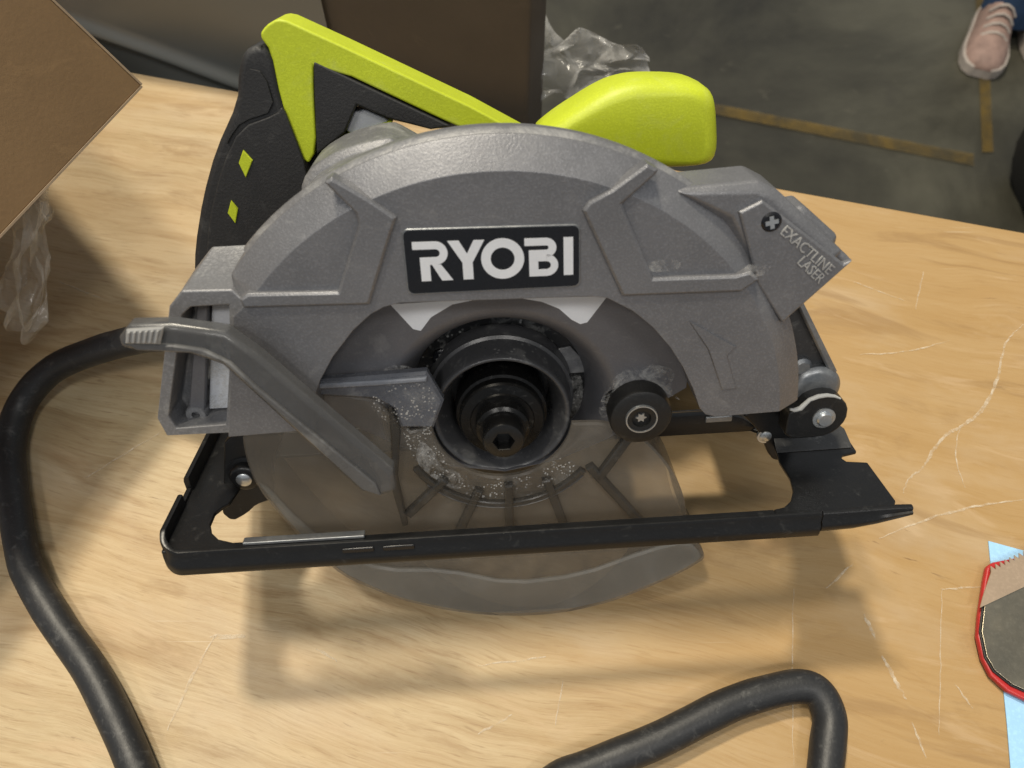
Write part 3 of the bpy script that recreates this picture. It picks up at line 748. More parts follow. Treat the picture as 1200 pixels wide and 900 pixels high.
# radial ribs, ring rib and a painted highlight ring
for i in range(6):
    (x0, z0), (x1, z1) = T['spoke%d' % i]
    d = Vector((x1 - x0, z1 - z0)).normalized(); s = Vector((-d.y, d.x)) * 1.6
    sprism("radial_rib", [(x0 + s.x, z0 + s.y), (x1 + s.x, z1 + s.y), (x1 - s.x, z1 - s.y), (x0 - s.x, z0 - s.y)], -7.0, -4.0, M['rib_dark'], lower, taper=0.6)
def ring_rib(r0, r1, a0, a1, y0, y1, mat, parent, name, n=40):
    return sprism(name, arc(r1, a0, a1, n) + arc(r0, a1, a0, n), y0, y1, mat, parent, taper=0.4)
ring_rib(35.8, 38.2, 208, 322, -6.2, -4.0, M['rib_dark'], lower, "ring_rib")
ring_rib(38.6, 39.4, 222, 318, -5.2, -4.0, M['lever_light'], lower, "ring_rib")  # pale ring added beside the rib as a painted highlight
sprism("dust_field", arc(35.6, 178, 322, 40) + arc(25.8, 322, 178, 40), -4.12, -4.02, M['specks'], lower, smooth=0)
sprism("step_edge", T['guard_step'], -6.4, -4.0, M['rib_dark'], lower, taper=0.6)
arm = sprism("guard_arm", T['guard_arm'], -6.0, -2.6, M['arm'], lower, taper=1.0)
# dark hub barrel of the lower guard
hub = slathe("guard_hub", [(27.6, 19), (26.6, 14), (26.0, 9), (25.4, 5), (25.0, 1), (24.7, -0.6), (24.2, -1.2), (23.5, -1.1), (22.6, 0.4), (21.2, 3.5), (19.9, 7.5), (19.0, 12), (18.6, 19)], M['hub'], lower, 0, 0, 96, cap0=False, cap1=False, smooth=60)
slathe("hub_ring", [(26.0, 12.2), (27.2, 11.6), (27.2, 10.6), (25.9, 9.8)], M['hub'], hub, 0, 0, 96, cap0=False, cap1=False)
ar = slathe("arbor_flange", [(0.1, -4.0), (11.2, -4.0), (11.6, -3.4), (14.8, -3.0), (15.4, -2.2), (15.4, 1), (16.4, 1.4), (16.7, 3), (16.7, 12)], M['flange'], saw, 0, 0, 96)
bolt = slathe("arbor_bolt", [(0.1, -9.5), (8.2, -9.5), (9.4, -8.6), (9.6, -7.0), (9.6, -3.9)], M['flange'], saw, 0, 0, 64)
# bolt head with hexagon socket
bm = bmesh.new()
n = 48
hexr = lambda a, r: r * math.cos(math.pi / 6) / math.cos((a % (math.pi / 3)) - math.pi / 6)
def cring(fr, y): return [sl(fr(2 * math.pi * i / n) * math.cos(2 * math.pi * i / n), y, fr(2 * math.pi * i / n) * math.sin(2 * math.pi * i / n)) for i in range(n)]
loft(bm, [cring(lambda a: 7.2, -9.4), cring(lambda a: 7.2, -15.2), cring(lambda a: 6.8, -15.9), cring(lambda a: 6.2, -16.1), cring(lambda a: hexr(a, 3.9), -16.1), cring(lambda a: hexr(a, 3.7), -15.8), cring(lambda a: hexr(a, 3.6), -11.5)], False, True)
link_obj("bolt_head", bm, M['bolt'], bolt, smooth=30)

# ---- lever of the lower guard
lev = sprism("guard_lever", T['lever'], -30, -24, M['lever'], saw, taper=1.4, bevel=0.7)
sprism("lever_flange", T['lever_flange'], -31.2, -29.9, M['lever_light'], lev, taper=0.5)
sprism("thumb_pad", T['lever_pad'], -32.0, -30.8, M['pad'], lev, taper=0.4)
for i in range(6):
    f = (i + .6) / 6.4
    a = Vector(T['lever_pad'][0]).lerp(Vector(T['lever_pad'][1]), f); b = Vector(T['lever_pad'][3]).lerp(Vector(T['lever_pad'][2]), f)
    b = b.lerp(a, .12); a = a.lerp(b, .12)
    sprism("grip_ridge", [(a.x - .4, a.y), (a.x + .4, a.y), (b.x + .4, b.y), (b.x - .4, b.y)], -32.7, -31.9, M['pad'], lev, taper=0.2)
sprism("lever_foot", T['lever_foot'], -28.5, -22, M['steel_worn'], lev, bevel=0.6)

# ---- dust chute at the left
bm = bmesh.new()
fo = [(-112.5, 10.0), (-79, 10.5), (-76, 58), (-79, 61.5), (-94, 62), (-99, 57), (-113.8, 17)]
wi = [(-108.3, 13.0), (-92, 13.2), (-84.5, 40), (-81.0, 56.5), (-92.5, 56.5), (-95.8, 54), (-109.6, 18)]
yf, yb = -16.5, 16.0
F_ = [sl(x, yf + (1.2 if i not in (1, 2) else 0), z) for i, (x, z) in enumerate(fo)]
W_ = [sl(x, yf + .9, z) for x, z in wi]
vf = [bm.verts.new(p) for p in F_]; vw = [bm.verts.new(p) for p in W_]
vi = [bm.verts.new(sl(x * .985 - 1.0, -4.0, z)) for x, z in wi]
bo = [(-109, 14.0), (-79, 14.0), (-76, 62), (-79, 67.0), (-90, 67.0), (-97, 60), (-111, 20)]
vb1 = [bm.verts.new(sl(x, -4.0, z + 0)) for x, z in fo]
vb = [bm.verts.new(sl(x, yb - 8, z)) for x, z in bo]
m_ = len(fo)
for i in range(m_):
    j = (i + 1) % m_
    bm.faces.new((vf[i], vf[j], vw[j], vw[i]))
    bm.faces.new((vw[i], vw[j], vi[j], vi[i]))
    bm.faces.new((vf[j], vf[i], vb1[i], vb1[j]))
    bm.faces.new((vb1[j], vb1[i], vb[i], vb[j]))
bm.faces.new(vi); bm.faces.new(vb)
chute = link_obj("dust_chute", bm, M['grey_dusty'], saw, bevel=0.0011, seg=3)
sprism("chute_wall", [(-106, 14.5), (-100.5, 14.5), (-89.5, 55), (-93, 55)], -9.5, -4.1, M['slate'], chute, bevel=0.6)
sprism("chute_floor", [(-100, 14), (-92.6, 14), (-82.2, 55.5), (-89.0, 55.5)], -6.5, -4.1, M['sticker'], chute, bevel=0.4)
slathe("screw_boss", [(1.4, -7.5), (1.4, -9.8), (3.2, -9.8), (3.6, -9.2), (3.6, -4)], M['grey_dusty'], chute, -103.5, 14.0, 24, cap0=True, cap1=False)

# ---- white powder lying on the dark parts
def powder(pts, y, parent, name="dust_smear", th=0.12, k=2):
    return sprism(name, soften(pts, k), y - th, y, M['powder'], parent, smooth=0)
powder([(34, 2), (40, 16), (50, 20), (62, 17), (60, 8), (66, 2), (52, 12), (42, 8), (37, -4)], -2.05, panel)
powder([(-46, 17), (-38, 25), (-30, 24), (-24, 18), (-34, 13)], -2.05, panel)
sprism("dust_flecks", soften([(-46, 10), (-42, 20), (-26, 20.5), (-21.5, 12), (-25.5, -1), (-36, 0)], 2), -6.2, -6.08, M['specks'], arm, smooth=0)
sprism("arm_ridge", T['guard_arm_ridge'], -7.6, -5.8, M['arm_light'], arm, taper=.5)  # lighter ridge colour paints the highlight along the arm's top
powder([(-30, -4), (-33, -16), (-24, -26), (-18, -30), (-15, -25), (-24, -14)], -4.2, lower)
powder([(-101, 14.6), (-93, 14.6), (-88, 34), (-92, 52), (-96, 30)], -6.6, chute)

# ---- upper guard cover
inner = [(93.9, 7.3), (72, 7.0), (68.5, 8.2), (66.2, 11), (63.2, 19), (59.1, 27.5), (54.5, 35), (48.5, 42.5), (42, 48.5), (33.9, 53.4), (29, 54.3), (-29, 55.6), (-34, 54.6), (-38.5, 52.3), (-44.5, 47.2), (-52, 38.5), (-57.5, 30), (-60.6, 23), (-62, 11.2), (-91, 10.4), (-85, 33), (-79.5, 54)]
NA = 61
def outline(r, a0, a1, inn): return arc(r, a0, a1, NA) + inn
def outer2(r, zlow):
    inn = list(inner); inn[0] = (r * math.cos(R(zlow)), 7.6); return outline(r, 140.5, zlow, inn)
rings = []
for r, y, zl in ((94.0, -18.7, 4.8), (101.4, -13.4, 4.5), (102.6, -12.4, 4.5), (103.0, -1.0, 4.5), (101.5, 0.5, 4.8), (90.0, 20.0, 5.0)):
    rings.append([sl(x, y, z) for x, z in outer2(r, zl)])
bm = bmesh.new()
loft(bm, rings)
cover = link_obj("upper_guard", bm, M['grey'], saw, smooth=28, bevel=0.0009, seg=2)
# little raised lip on the crest
bm = bmesh.new()
A_ = [(101.6, -12.9), (103.4, -10.8), (103.9, -8.6), (103.4, -6.6), (101.6, -6.0)]
rr_ = []
for i in range(73):
    a = R(136 - 92 * i / 72)
    rr_.append([sl(r * math.cos(a), y, r * math.sin(a)) for r, y in A_])
loft(bm, rr_)
link_obj("crest_rim", bm, M['grey_dusty'], cover, smooth=35)
sprism("raised_rib", T['rib_left'], -20.5, -15.0, M['grey'], cover, taper=0.75, bevel=0.2)
sprism("raised_rib", T['rib_right'], -20.5, -15.0, M['grey'], cover, taper=0.75, bevel=0.2)
ap = T['arrow']
sprism("direction_arrow", ap, -19.25, -18.6, M['grey'], cover, taper=0.35)
# powdery dust caught along edges
powder([(45.5, 64.5), (50.5, 65.2), (55.8, 64.4), (55, 61.3), (46, 61.2)], -18.72, cover)
powder([(74, 62), (80.5, 66), (83, 62.0), (79.5, 58.5), (75, 59)], -20.5, cover)

# ---- brand plate with lettering
lp4 = T['label_plate']
Wd, Hd = 51.6, 20.0
def rrect(w, h, r, n=6):
    o = []
    for cx, cy, a in ((w - r, r, -90), (w - r, h - r, 0), (r, h - r, 90), (r, r, 180)):
        o += [(cx + r * math.cos(R(a + 90 * i / n)), cy + r * math.sin(R(a + 90 * i / n))) for i in range(n + 1)]
    return o
def lab(u, v):
    a = Vector(lp4[3]).lerp(Vector(lp4[2]), u / Wd); b = Vector(lp4[0]).lerp(Vector(lp4[1]), u / Wd)
    p = a.lerp(b, v / Hd); return (p.x, p.y)
frame = sprism("brand_plate", [lab(u, v) for u, v in rrect(Wd, Hd, 2.0)], -19.15, -18.5, M['steel_bare'], saw, taper=0.2)
sprism("plate_face", [lab(u * (Wd - .9) / Wd + .45, v * (Hd - .9) / Hd + .45) for u, v in rrect(Wd, Hd, 1.8)], -19.3, -19.0, M['black_gloss'], frame)
bm = bmesh.new()
def ink(pts): prism_y(bm, [lab(u, v) for u, v in pts], -19.42, -19.25)
def band(outer_, inner_):
    n = len(outer_)
    for i in range(n - 1): ink([outer_[i], outer_[i + 1], inner_[i + 1], inner_[i]])
def carc(cx, cy, r, a0, a1, n=14): return [(cx + r * math.cos(R(a0 + (a1 - a0) * i / n)), cy + r * math.sin(R(a0 + (a1 - a0) * i / n))) for i in range(n + 1)]
# R
ink([(2.7, 13.9), (9.3, 13.9), (9.3, 16.2), (2.7, 16.2)])
band(carc(9.3, 12.7, 3.5, 90, -90), carc(9.3, 12.7, 1.2, 90, -90))
ink([(4.6, 9.2), (9.3, 9.2), (9.3, 11.5), (4.6, 11.5)])
ink([(4.6, 4.2), (7.4, 4.2), (7.4, 9.19), (4.6, 9.19)])
ink([(8.0, 9.19), (10.6, 9.19), (13.9, 4.2), (10.6, 4.2)])
# Y
ink([(12.9, 16.2), (16.2, 16.2), (18.4, 12.2), (20.5, 16.2), (23.6, 16.2), (19.9, 9.5), (19.9, 4.2), (16.9, 4.2), (16.9, 9.5)])
# O
band(carc(28.7, 10.2, 6.3, 0, 360, 40), carc(28.7, 10.2, 3.5, 0, 360, 40))
# B
ink([(35.2, 13.9), (41.49, 13.9), (41.49, 16.2), (35.2, 16.2)])
band(carc(41.5, 13.2, 3.0, 90, -90), carc(41.5, 13.2, .7, 90, -90))
ink([(36.4, 8.95), (41.5, 8.95), (41.5, 12.5), (36.4, 12.5)])
band(carc(41.52, 7.65, 3.45, 90, -90), carc(41.52, 7.65, 1.28, 90, -90))
ink([(36.4, 4.2), (41.51, 4.2), (41.51, 6.38), (36.4, 6.38)])
ink([(36.4, 6.4), (39.1, 6.4), (39.1, 8.94), (36.4, 8.94)])
# I
ink([(46.6, 4.2), (49.4, 4.2), (49.4, 16.2), (46.6, 16.2)])
link_obj("lettering", bm, M['print'], frame, smooth=0)

# ---- laser housing
laser = sprism("laser_housing", T['laser_main'], -15.5, 3.0, M['grey'], saw, taper=2.6, bevel=1.0, seg=3)
sprism("laser_front_plate", T['laser_step'], -16.7, -14.5, M['grey'], laser, taper=0.6, bevel=0.4)
sprism("laser_box", T['laser_box'], -9, 4, M['grey'], laser, taper=2.2, bevel=1.0, seg=3)
sprism("laser_box", T['laser_box2'], -13, -2, M['grey'], laser, taper=1.5, bevel=1.0, seg=3)
cross_screw(T['laser_screw'][0][0], T['laser_screw'][0][1], -17.2, 3.1, laser)
def text_mesh(name, txt, size, x, z, ang, y, mat, parent, extr=0.0003, shear=0.0, length=10.0):
    cu = bpy.data.curves.new("txt", 'FONT')
    cu.body = txt; cu.size = size * 0.001 * 1.42; cu.extrude = extr; cu.shear = shear; cu.resolution_u = 2
    cu.space_character = 1.02; cu.offset = 0.00002
    to = bpy.data.objects.new("txt", cu); COL.objects.link(to)
    dg = bpy.context.evaluated_depsgraph_get()
    me = bpy.data.meshes.new_from_object(to.evaluated_get(dg))
    bpy.data.objects.remove(to); bpy.data.curves.remove(cu)
    me.name = name
    ca, sa = math.cos(R(ang)), math.sin(R(ang))
    stretch = length * 0.001 / max(v.co.x for v in me.vertices)
    for v in me.vertices:
        u, w, e = v.co.x * stretch, v.co.y, v.co.z
        q = sl(x, y, z)
        v.co = Vector((q.x + u * ca - w * sa, q.y - e, q.z + u * sa + w * ca))
    me.materials.clear(); me.materials.append(M[mat])
    o = bpy.data.objects.new(name, me); COL.objects.link(o); o.parent = parent
    return o
for txt, key, st in (("EXACTLINE", 'txt1', 22.5), ("LASER", 'txt2', 11.2)):
    (x0, z0), (x1, z1) = T[key]
    o = text_mesh("lettering", txt, 3.2, x0, z0, math.degrees(math.atan2(z1 - z0, x1 - x0)), -16.75, 'emboss', laser, length=st)

# ---- stop knob
kx, kz = T['stop_knob'][0]
kn = slathe("stop_knob", [(3.2, -8.8), (3.4, -10.2), (4.9, -10.4), (5.1, -9.8), (5.4, -9.8), (9.4, -9.8), (10.6, -9.2), (11.2, -8.0), (11.2, 2), (10.4, 3)], M['knob'], saw, kx, kz, 56, cap0=True)
slathe("washer", [(4.95, -9.9), (5.15, -10.6), (5.6, -10.6), (5.8, -9.7)], M['rivet'], kn, kx, kz, 40, cap0=False, cap1=False)
star = [(kx + (2.0 if i % 2 == 0 else 1.15) * math.cos(R(30 * i)), kz + (2.0 if i % 2 == 0 else 1.15) * math.sin(R(30 * i))) for i in range(12)]
sprism("star_screw", star, -9.3, -8.5, M['rivet'], kn)
slathe("knob_post", [(9.0, 2.0), (9.0, 6), (7, 9)], M['slate'], saw, kx, kz, 40)

# ---- front hinge: grey arm, black pivot ear, riveted bracket
def along(p0, p1, w0, w1, name, mat, y0=None, parent=saw, th=3.0):
    pass
hp = [(95, 44), (101, 45), (123, 8), (126, -2), (121, -12), (112, -14), (106, -6), (103, 10), (97, 24)]
hinge = sprism("front_hinge", hp, 8, 12, M['steel_worn'], saw, taper=1.0, bevel=0.6, round_=1)
sprism("hinge_rib", [(99.5, 44), (101.5, 44.5), (124, 7), (122, 5)], 5.5, 9, M['steel_bare'], hinge, taper=.6)
slathe("boss", [(0.1, 5.6), (2.4, 5.7), (3.6, 6.8), (3.8, 9)], M['steel_bare'], hinge, 111, 9, 24)
slathe("pivot_cap", [(7.0, 4.0), (8.2, 4.4), (9.4, 6), (9.4, 9)], M['steel_bare'], hinge, 117, 0, 40)
ear = sprism("pivot_ear", [(105, -17), (119, -17), (124.5, -14.5), (127.5, -9.5), (127, -3.5), (123, 0.6), (117.5, 1.8), (112, 0.0), (109, -4.2), (106, -4.4), (105, -6)], -2.0, 6.0, M['knob'], saw, bevel=0.8, round_=1)
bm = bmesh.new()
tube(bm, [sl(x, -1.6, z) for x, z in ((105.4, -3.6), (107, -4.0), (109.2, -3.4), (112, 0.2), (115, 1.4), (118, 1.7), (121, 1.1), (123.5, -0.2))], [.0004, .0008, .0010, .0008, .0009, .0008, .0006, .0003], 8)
link_obj("pale_edge", bm, M['white_mark'], ear, smooth=60)  # thin pale tube along the ear's top edge
slathe("hinge_rivet", [(0.1, -3.8), (2.4, -3.8), (2.9, -3.2), (2.9, -2.6), (4.2, -2.5), (4.3, -1.8)], M['rivet'], ear, 118.5, -8.0, 32)
ear2 = sprism("shoe_bracket", T['hang'], 10, 15, M['steel_black'], saw, bevel=1.2, seg=3, round_=1)
hx, hz = T['hang_rivet'][0]
slathe("bracket_rivet", [(0.1, 9.2), (1.8, 9.3), (2.3, 9.6), (2.4, 10.0), (3.2, 10.05), (3.3, 11)], M['rivet'], ear2, hx, hz, 28)
bm = bmesh.new()
loft(bm, [[sl(x, 21.8, ZS - 1.5), sl(x, 21.0, ZS + h * .4), sl(x, 21.4, ZS + h), sl(x, 23.0, ZS + h + .6), sl(x, 25.5, ZS + h - .4), sl(x, 25.5, ZS - 1.5)] for x, h in ((30, 8), (60, 8), (84, 8), (92, 7.2), (98, 5.0), (103, 1.2))])
link_obj("far_rail", bm, M['steel_black'], shoe, smooth=50)
bm = bmesh.new(); box(bm, 82, 93, 20.6, 22, ZS + 4.6, ZS + 7.4, sl); link_obj("worn_patch", bm, M['steel_bare'], shoe, bevel=0.0005)
# raised bent tongue of the shoe under the hinge
bm = bmesh.new()
loft(bm, [[sl(106, 4, ZS + .1), sl(136, 4.5, ZS + .1), sl(136, 6, ZS + 1.3), sl(106, 6, ZS + 1.3)],
          [sl(107, 12, ZS + 2.5), sl(136, 12, ZS + 2.0), sl(136, 13, ZS + 3.5), sl(107, 13, ZS + 4.0)],
          [sl(108, 20, ZS + 5.5), sl(131, 20, ZS + 4), sl(131, 21, ZS + 5.5), sl(108, 21, ZS + 7.0)]])
link_obj("bent_tongue", bm, M['steel_worn'], shoe, bevel=0.0006)

# ---- rear handle
yh = 48.0
def rprism(name, pts, y0, y1, mat, parent, r, seg=4, soft=1):
    return sprism(name, pts, y0, y1, mat, parent, bevel=r, seg=seg, round_=soft, smooth=50)
handle = rprism("rear_handle", T['handle_lime'], yh, yh + 19, M['lime'], saw, 3.2, 4)
rprism("handle_grip", T['grip_black'], yh - 1, yh + 21, M['rubber'], handle, 4.0, 4)
gpn = rprism("grip_panel", T['grip_panel'], yh - 2.2, yh, M['rubber'], handle, 0.7, 2)
rprism("grip_cap", T['grip_cap'], yh - 2.0, yh, M['rubber'], handle, 0.7, 2)
for i in range(3):
    sprism("lime_diamond", T['diamond%d' % i], yh - 2.9, yh - 2.0, M['lime'], handle, taper=0.25)
rprism("handle_inset", T['handle_inner'], yh - 0.3, yh + 17, M['rubber'], handle, 1.0, 2, 0)
rprism("handle_web", T['handle_web'], yh + 8, yh + 12, M['rubber'], handle, 0.8, 2)
rprism("trigger", T['trigger'], yh + 4, yh + 14, M['sticker'], handle, 1.2, 3)
rprism("trigger_guard", T['trigger_base'], yh + 3, yh + 16, M['lime'], handle, 0.8, 2)
# knurl bumps along the back of the grip
gb_ = [(-110.6, 50), (-102.8, 69.5), (-94.6, 85.2), (-84.0, 101.5)]
P = catmull([(x, 0, z) for x, z in gb_], 14)
for p in P[::1]:
    slathe("grip_bump", [(0.1, yh + 4), (1.1, yh + 4.4), (1.1, yh + 15), (0.1, yh + 15.4)], M['rubber'], handle, p.x, p.z, 8)

# ---- front knob handle
fk = T['front_knob']
fkp = soften(soften(fk, 1), 1)
bm = bmesh.new()
rings = []
for y, d in ((50, 6), (50.5, 4.2), (51.8, 2.2), (54, 0.8), (57, 0.1), (66, 0.0), (73, 0.4), (77, 1.6), (80, 3.4), (82, 6.0), (83, 9.0)):
    cx, cz = 58, 85
    q = []
    for x, z in fkp:
        v = Vector((x - cx, z - cz)); L0 = v.length
        q.append(sl(cx + v.x * max(L0 - d, 1) / L0, y, cz + v.y * max(L0 - d, 1) / L0))
    rings.append(q)
loft(bm, rings)
link_obj("front_handle", bm, M['lime'], saw, smooth=60)
bm = bmesh.new(); box(bm, 22, 66, 46, 70, 52, 70, sl)
link_obj("handle_mount", bm, M['rubber'], saw, bevel=0.003)

# ---- power cord: leaves the handle, loops left, runs under the viewer and back in at the right
inv = Matrix.LocRotScale(saw.location, saw.rotation_euler.to_quaternion(), None).inverted()
cp = T['cord_left'] + [(-0.118, -0.03, .0068), (-0.085, -0.055, .0068), (-0.04, -0.045, .0068), (-0.015, -0.015, .0068)] + T['cord_right'] + [(0.105, -0.03, .0068), (0.13, -0.08, .0068)]
path = catmull(cp, 8)
bm = bmesh.new()
tube(bm, [inv @ p for p in path], [0.0066 * (1 + 0.035 * noise.noise(p * 90)) for p in path], 20)
cord = link_obj("power_cord", bm, M['cord'], saw, smooth=60)
bm = bmesh.new()
tube(bm, [inv @ p for p in path[0:7]], [0.0105 - 0.0003 * i for i in range(7)], 20)
link_obj("strain_relief", bm, M['rubber'], cord, smooth=60)

# ================================================================ carton with a raised flap at the left, plus an unseen shade-casting flap
carton = empty("cardboard_carton", (-0.45, 0.30, 0.0))
tag(carton, "open brown cardboard carton with a raised flap at the left edge", "carton")
def cl(p): return Vector(p) - carton.location
P0, P1, P2 = [Vector(p) for p in T['flap'][:3]]
fn = Vector(T['flap_n'])
u1 = (P1 - P0).normalized(); u2 = (P2 - P0); u2 = (u2 - 0 * u1).normalized()
Q = [P0, P0 + u1 * 0.16, P0 + u1 * 0.16 + u2 * 0.24, P0 + u2 * 0.24]
bm = bmesh.new()
loft(bm, [[cl(p) for p in Q], [cl(p - fn * 0.0035) for p in Q]])
flap = link_obj("flap", bm, M['card'], carton, bevel=0.0004)
for a_, b_, o_ in ((Q[0], Q[3], u1), (Q[0], Q[1], u2)):
    bm = bmesh.new()
    loft(bm, [[cl(a_ - o_ * .0009 + fn * .0003), cl(b_ - o_ * .0009 + fn * .0003), cl(b_ - o_ * .00005 + fn * .0003), cl(a_ - o_ * .00005 + fn * .0003)], [cl(a_ - o_ * .0009 - fn * .0036), cl(b_ - o_ * .0009 - fn * .0036), cl(b_ - o_ * .00005 - fn * .0036), cl(a_ - o_ * .00005 - fn * .0036)]])
    link_obj("cut_edge", bm, M['card_edge'], flap, smooth=0)
bm = bmesh.new()
Q2 = [Vector(p) for p in T['shade_flap']]
loft(bm, [[cl(p) for p in Q2], [cl(p - Vector((0, 0, .0035))) for p in Q2]])
link_obj("flap", bm, M['card'], carton, bevel=0.0004)  # unseen flap, added to cast the wedge of shade at the left
for x0, x1, y0, y1 in ((-.62, -.616, .14, .50), (-.31, -.306, .20, .27), (-.616, -.31, .14, .144), (-.616, -.31, .496, .50)):
    bm = bmesh.new(); box(bm, x0, x1, y0, y1, 0.0005, 0.12, lambda x, y, z: cl((x, y, z)))
    link_obj("wall", bm, M['card'], carton, bevel=0.0004)
bm = bmesh.new(); box(bm, -.616, -.31, .144, .496, 0.0006, 0.0040, lambda x, y, z: cl((x, y, z)))
link_obj("bottom", bm, M['card'], carton)

# ================================================================ crumpled clear film pieces
def crumple(name, corners, nx, ny, amp, freq, mat, seed, label, cat, zmin=None):
    A, B, C_, D = [Vector(p) for p in corners]
    nrm = (B - A).cross(D - A).normalized()
    bm = bmesh.new(); g = []
    for j in range(ny + 1):
        row = []
        for i in range(nx + 1):
            s, t = i / nx, j / ny
            p = A.lerp(B, s).lerp(D.lerp(C_, s), t)
            q = Vector((s * freq, t * freq * 0.7, seed))
            h = (1 - abs(noise.noise(q * 1.0)) * 2.0) * 0.6 + noise.noise(q * 2.7) * 0.5 + abs(noise.noise(q * 5.3)) * 0.35
            side = Vector((noise.noise(q * 1.7 + Vector((9, 0, 0))), noise.noise(q * 1.7 + Vector((0, 9, 0))), noise.noise(q * 1.7 + Vector((0, 0, 9))))) * amp * 0.9
            e = p + nrm * h * amp + side
            if zmin is not None: e.z = max(e.z, zmin)
            row.append(bm.verts.new(e))
        g.append(row)
    for j in range(ny):
        for i in range(nx):
            bm.faces.new((g[j][i], g[j][i + 1], g[j + 1][i + 1], g[j + 1][i]))
    o = link_obj(name, bm, M[mat], smooth=30)
    return tag(o, label, cat)
crumple("packing_tape", T['tape'], 36, 14, 0.008, 4.0, 'film', 3.1, "crumpled clear packing tape hanging below the carton flap", "tape")

# ================================================================ wrapped box behind the table
BE = [Vector(p) for p in T['box_edge']]
bx0 = Vector((BE[0].x, BE[0].y, 0)) - en * 0.004
wrapped = empty("wrapped_box", (bx0.x - ed.x * .4 - en.x * .2, bx0.y - ed.y * .4 - en.y * .2, ZF))
tag(wrapped, "dark brown box wrapped in grey plastic sheet standing behind the table", "box")
def wl(p): return Vector(p) - wrapped.location
bm = bmesh.new()
q = [bx0, bx0 - ed * 0.80, bx0 - ed * 0.80 - en * 0.045, bx0 - en * 0.045]
q = [p - en * 0.012 for p in q]
loft(bm, [[wl((p.x, p.y, ZF + .001)) for p in q], [wl((p.x, p.y, 0.085)) for p in q]])
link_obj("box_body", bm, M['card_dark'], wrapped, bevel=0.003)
# grey sheet over the left part of its front, with a fold that catches the light
bm = bmesh.new(); g = []
NX, NZ = 90, 110
a0 = bx0 - ed * 0.125; a1 = bx0 - ed * 0.60
for j in range(NZ + 1):
    row = []
    for i in range(NX + 1):
        s, t = i / NX, j / NZ
        p = a0.lerp(a1, s); z = -0.15 + 0.233 * t
        # diagonal fold
        d = (z - (-0.012 + (s - 0.17) * 0.115))
        fold = math.exp(-(d / 0.0045) ** 2) * 0.004 + 0.0015 / (1 + math.exp(max(-40, min(40, d / 0.002))))
        w = 0.0015 * noise.noise(Vector((s * 5, t * 5, 2.0)))
        p = p + en * (-0.0105 + fold + w + 0.003)
        row.append(bm.verts.new(wl((p.x, p.y, z))))
    g.append(row)
for j in range(NZ):
    for i in range(NX):
        bm.faces.new((g[j][i], g[j][i + 1], g[j + 1][i + 1], g[j + 1][i]))
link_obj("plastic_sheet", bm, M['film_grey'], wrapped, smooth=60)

bA = Vector(T['bagpts'][0])
crumple("plastic_bag", T['bagpts'], 60, 34, 0.015, 2.5, 'bag_film', 11.7, "crumpled clear plastic bag behind the table beside the wrapped box", "plastic bag")

# ================================================================ blue sheet and red-edged tool at the right
def flat(name, pts, z0, z1, mat, parent, bevel=0.0, off=Vector((0, 0, 0))):
    bm = bmesh.new()
    loft(bm, [[Vector((p[0], p[1], z1)) - off for p in pts], [Vector((p[0], p[1], z0)) - off for p in pts]])
    return link_obj(name, bm, M[mat], parent, bevel=bevel)
tag(flat("blue_paper", T['paper'], 0.0002, 0.0006, 'blue', None), "light blue paper sheet lying under the red-edged tool", "paper")
tool = empty("scraper_tool", (0.225, 0.072, 0.0006))
tag(tool, "red-edged steel scraper blade lying on the blue paper", "tool")
off = tool.location
flat("red_body", T['tool_red'], 0.0007, 0.0040, 'red', tool, 0.0012, off)
sp = T['tool_plate']
flat("black_liner", sp, 0.0041, 0.0050, 'knob', tool, 0.0003, off)
flat("steel_plate", [tuple(shrink([(p[0] * 1000, p[1] * 1000) for p in sp], 0.7)[i][k] / 1000 for k in (0, 1)) for i in range(len(sp))], 0.0051, 0.0056, 'blade_steel', tool, 0.0002, off)
bl = [(p[0], p[1]) for p in T['tool_blade']]
tb = bl[2:4]
teeth = []
nt = 22
for i in range(nt + 1):
    f = i / nt
    x = tb[0][0] + (tb[1][0] - tb[0][0]) * f; y = tb[0][1] + (tb[1][1] - tb[0][1]) * f
    teeth.append((x, y)); 
    if i < nt: teeth.append((x + 0.0006, y + 0.0026))
flat("toothed_blade", bl[:2] + teeth + bl[4:], 0.0058, 0.0064, 'clear_brown', tool, 0.0, off)

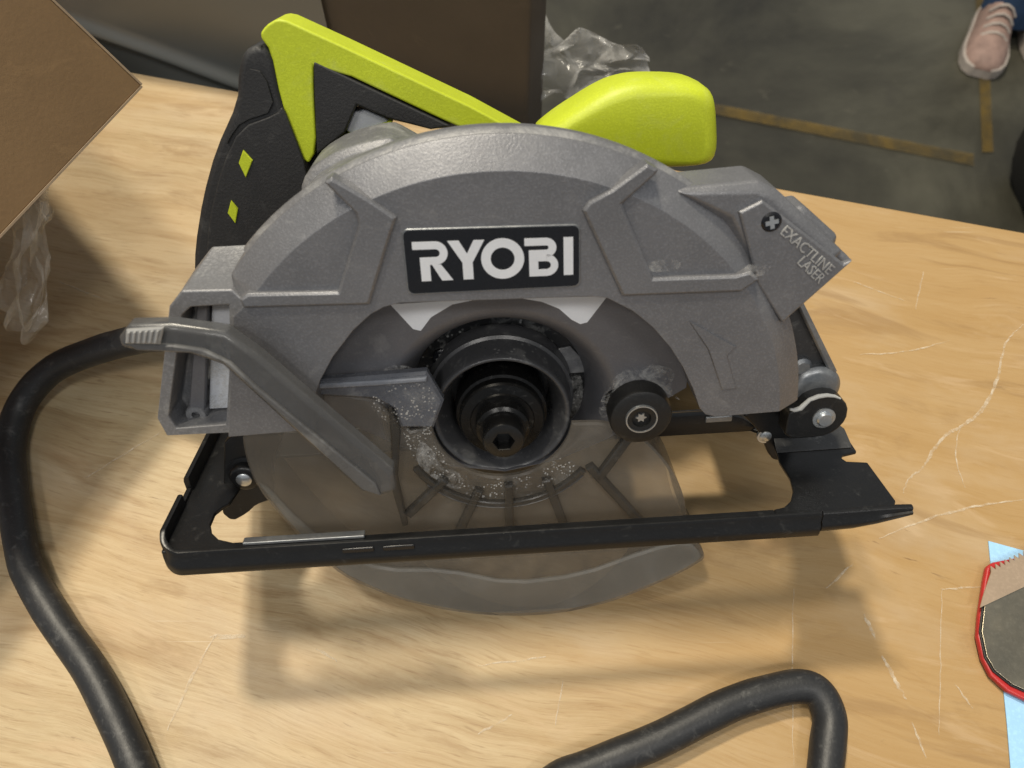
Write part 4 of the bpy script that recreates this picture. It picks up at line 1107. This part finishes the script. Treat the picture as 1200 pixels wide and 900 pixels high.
# ================================================================ person standing beyond the table: sneakers and jeans
per = empty("person", (T["foot"][0][0], T["foot"][0][1], ZF))
tag(per, "person in blue jeans and pink beige sneakers standing on the yellow line", "person")
def sneaker(name, ox, oy, ang, up, sole):
    bm = bmesh.new()
    # sections along the foot: (t along, half width, height)
    sec = [(-0.125, .020, .035, .055), (-0.115, .030, .05, .075), (-0.085, .036, .062, .088), (-0.045, .038, .066, .092), (-0.01, .040, .052, .082), (0.03, .044, .040, .066), (0.07, .047, .030, .052), (0.11, .044, .024, .042), (0.135, .034, .018, .034), (0.150, .018, .012, .024)]
    rings = []
    ca, sa = math.cos(R(ang)), math.sin(R(ang))
    sec = [(t * .84, w * .95, 0, h) for t, w, _, h in sec]
    for t, w, _, h in sec:
        ring = []
        for i in range(20):
            a = math.pi * 2 * i / 20
            x = math.cos(a) * w * (1.0 if math.sin(a) < 0.2 else 0.92); z = 0.022 + max(math.sin(a), -0.1) * (h - .014)
            ring.append(Vector((ox + t * ca - x * sa, oy + t * sa + x * ca, z)))
        rings.append(ring)
    loft(bm, rings)
    s = link_obj(name, bm, M[up], per, smooth=60)
    bm = bmesh.new()
    o = []
    for t, w, _, h in sec: o.append((t, w + .003))
    for t, w, _, h in sec[::-1]: o.append((t, -w - .003))
    loft(bm, [[Vector((ox + t * ca - x * sa, oy + t * sa + x * ca, .0006)) for t, x in o], [Vector((ox + t * ca - x * sa, oy + t * sa + x * ca, .026)) for t, x in o]])
    link_obj("sole", bm, M[sole], s, smooth=40, bevel=0.004, seg=3)
    bm = bmesh.new()
    for j in range(4):
        t = 0.0 + j * 0.018
        h = .078 - j * .010
        pth = [Vector((ox + t * ca - x * sa, oy + t * sa + x * ca, .012 + h * (1 - (x / .05) ** 2) + .004)) for x in (-.026, -.013, 0, .013, .026)]
        tube(bm, pth, .0028, 6)
    link_obj("laces", bm, M['shoe_sole'], s, smooth=60)
    return s
sneaker("sneaker", 0.0, 0.0, 246, 'shoe_pink', 'shoe_sole')
sneaker("sneaker", 0.125, 0.03, 262, 'shoe_olive', 'shoe_sole')
bm = bmesh.new()
for cx, cy, lean in ((0.048, 0.050, 0.05), (0.150, 0.090, 0.02)):
    rings = []
    for k in range(13):
        z = 0.045 + k * 0.05
        r = 0.060 + 0.0030 * k + 0.004 * math.sin(k * 2.1)
        rings.append([Vector((cx + lean * z + r * math.cos(2 * math.pi * i / 24) * (1 + .04 * math.sin(3 * i + k)), cy + 0.03 * z + r * 1.1 * math.sin(2 * math.pi * i / 24), z)) for i in range(24)])
    loft(bm, rings)
link_obj("jeans", bm, M['denim'], per, smooth=60)

bagb = empty("black_bag", (1.03, 1.02, ZF))
tag(bagb, "black bag on the floor at the right edge beyond the table", "bag")
bm = bmesh.new()
rings = []
for k in range(13):
    t = k / 12
    z = 0.26 * t + .001
    s = (math.sin(math.pi * (0.12 + 0.80 * t)) ** 0.45)
    rings.append([Vector((0.10 * s * math.copysign(abs(math.cos(a)) ** .7, math.cos(a)) * (1 + .05 * math.sin(5 * a + k)), 0.13 * s * math.copysign(abs(math.sin(a)) ** .7, math.sin(a)), z)) for a in [2 * math.pi * i / 32 for i in range(32)]])
loft(bm, rings)
link_obj("bag_body", bm, M['black_cloth'], bagb, smooth=60)
bm = bmesh.new()
tube(bm, [Vector((0.05 * math.cos(a), 0.0, 0.25 + 0.06 * math.sin(a))) for a in [math.pi * i / 14 for i in range(15)]], .006, 8)
link_obj("bag_handle", bm, M['black_cloth'], bagb, smooth=60)
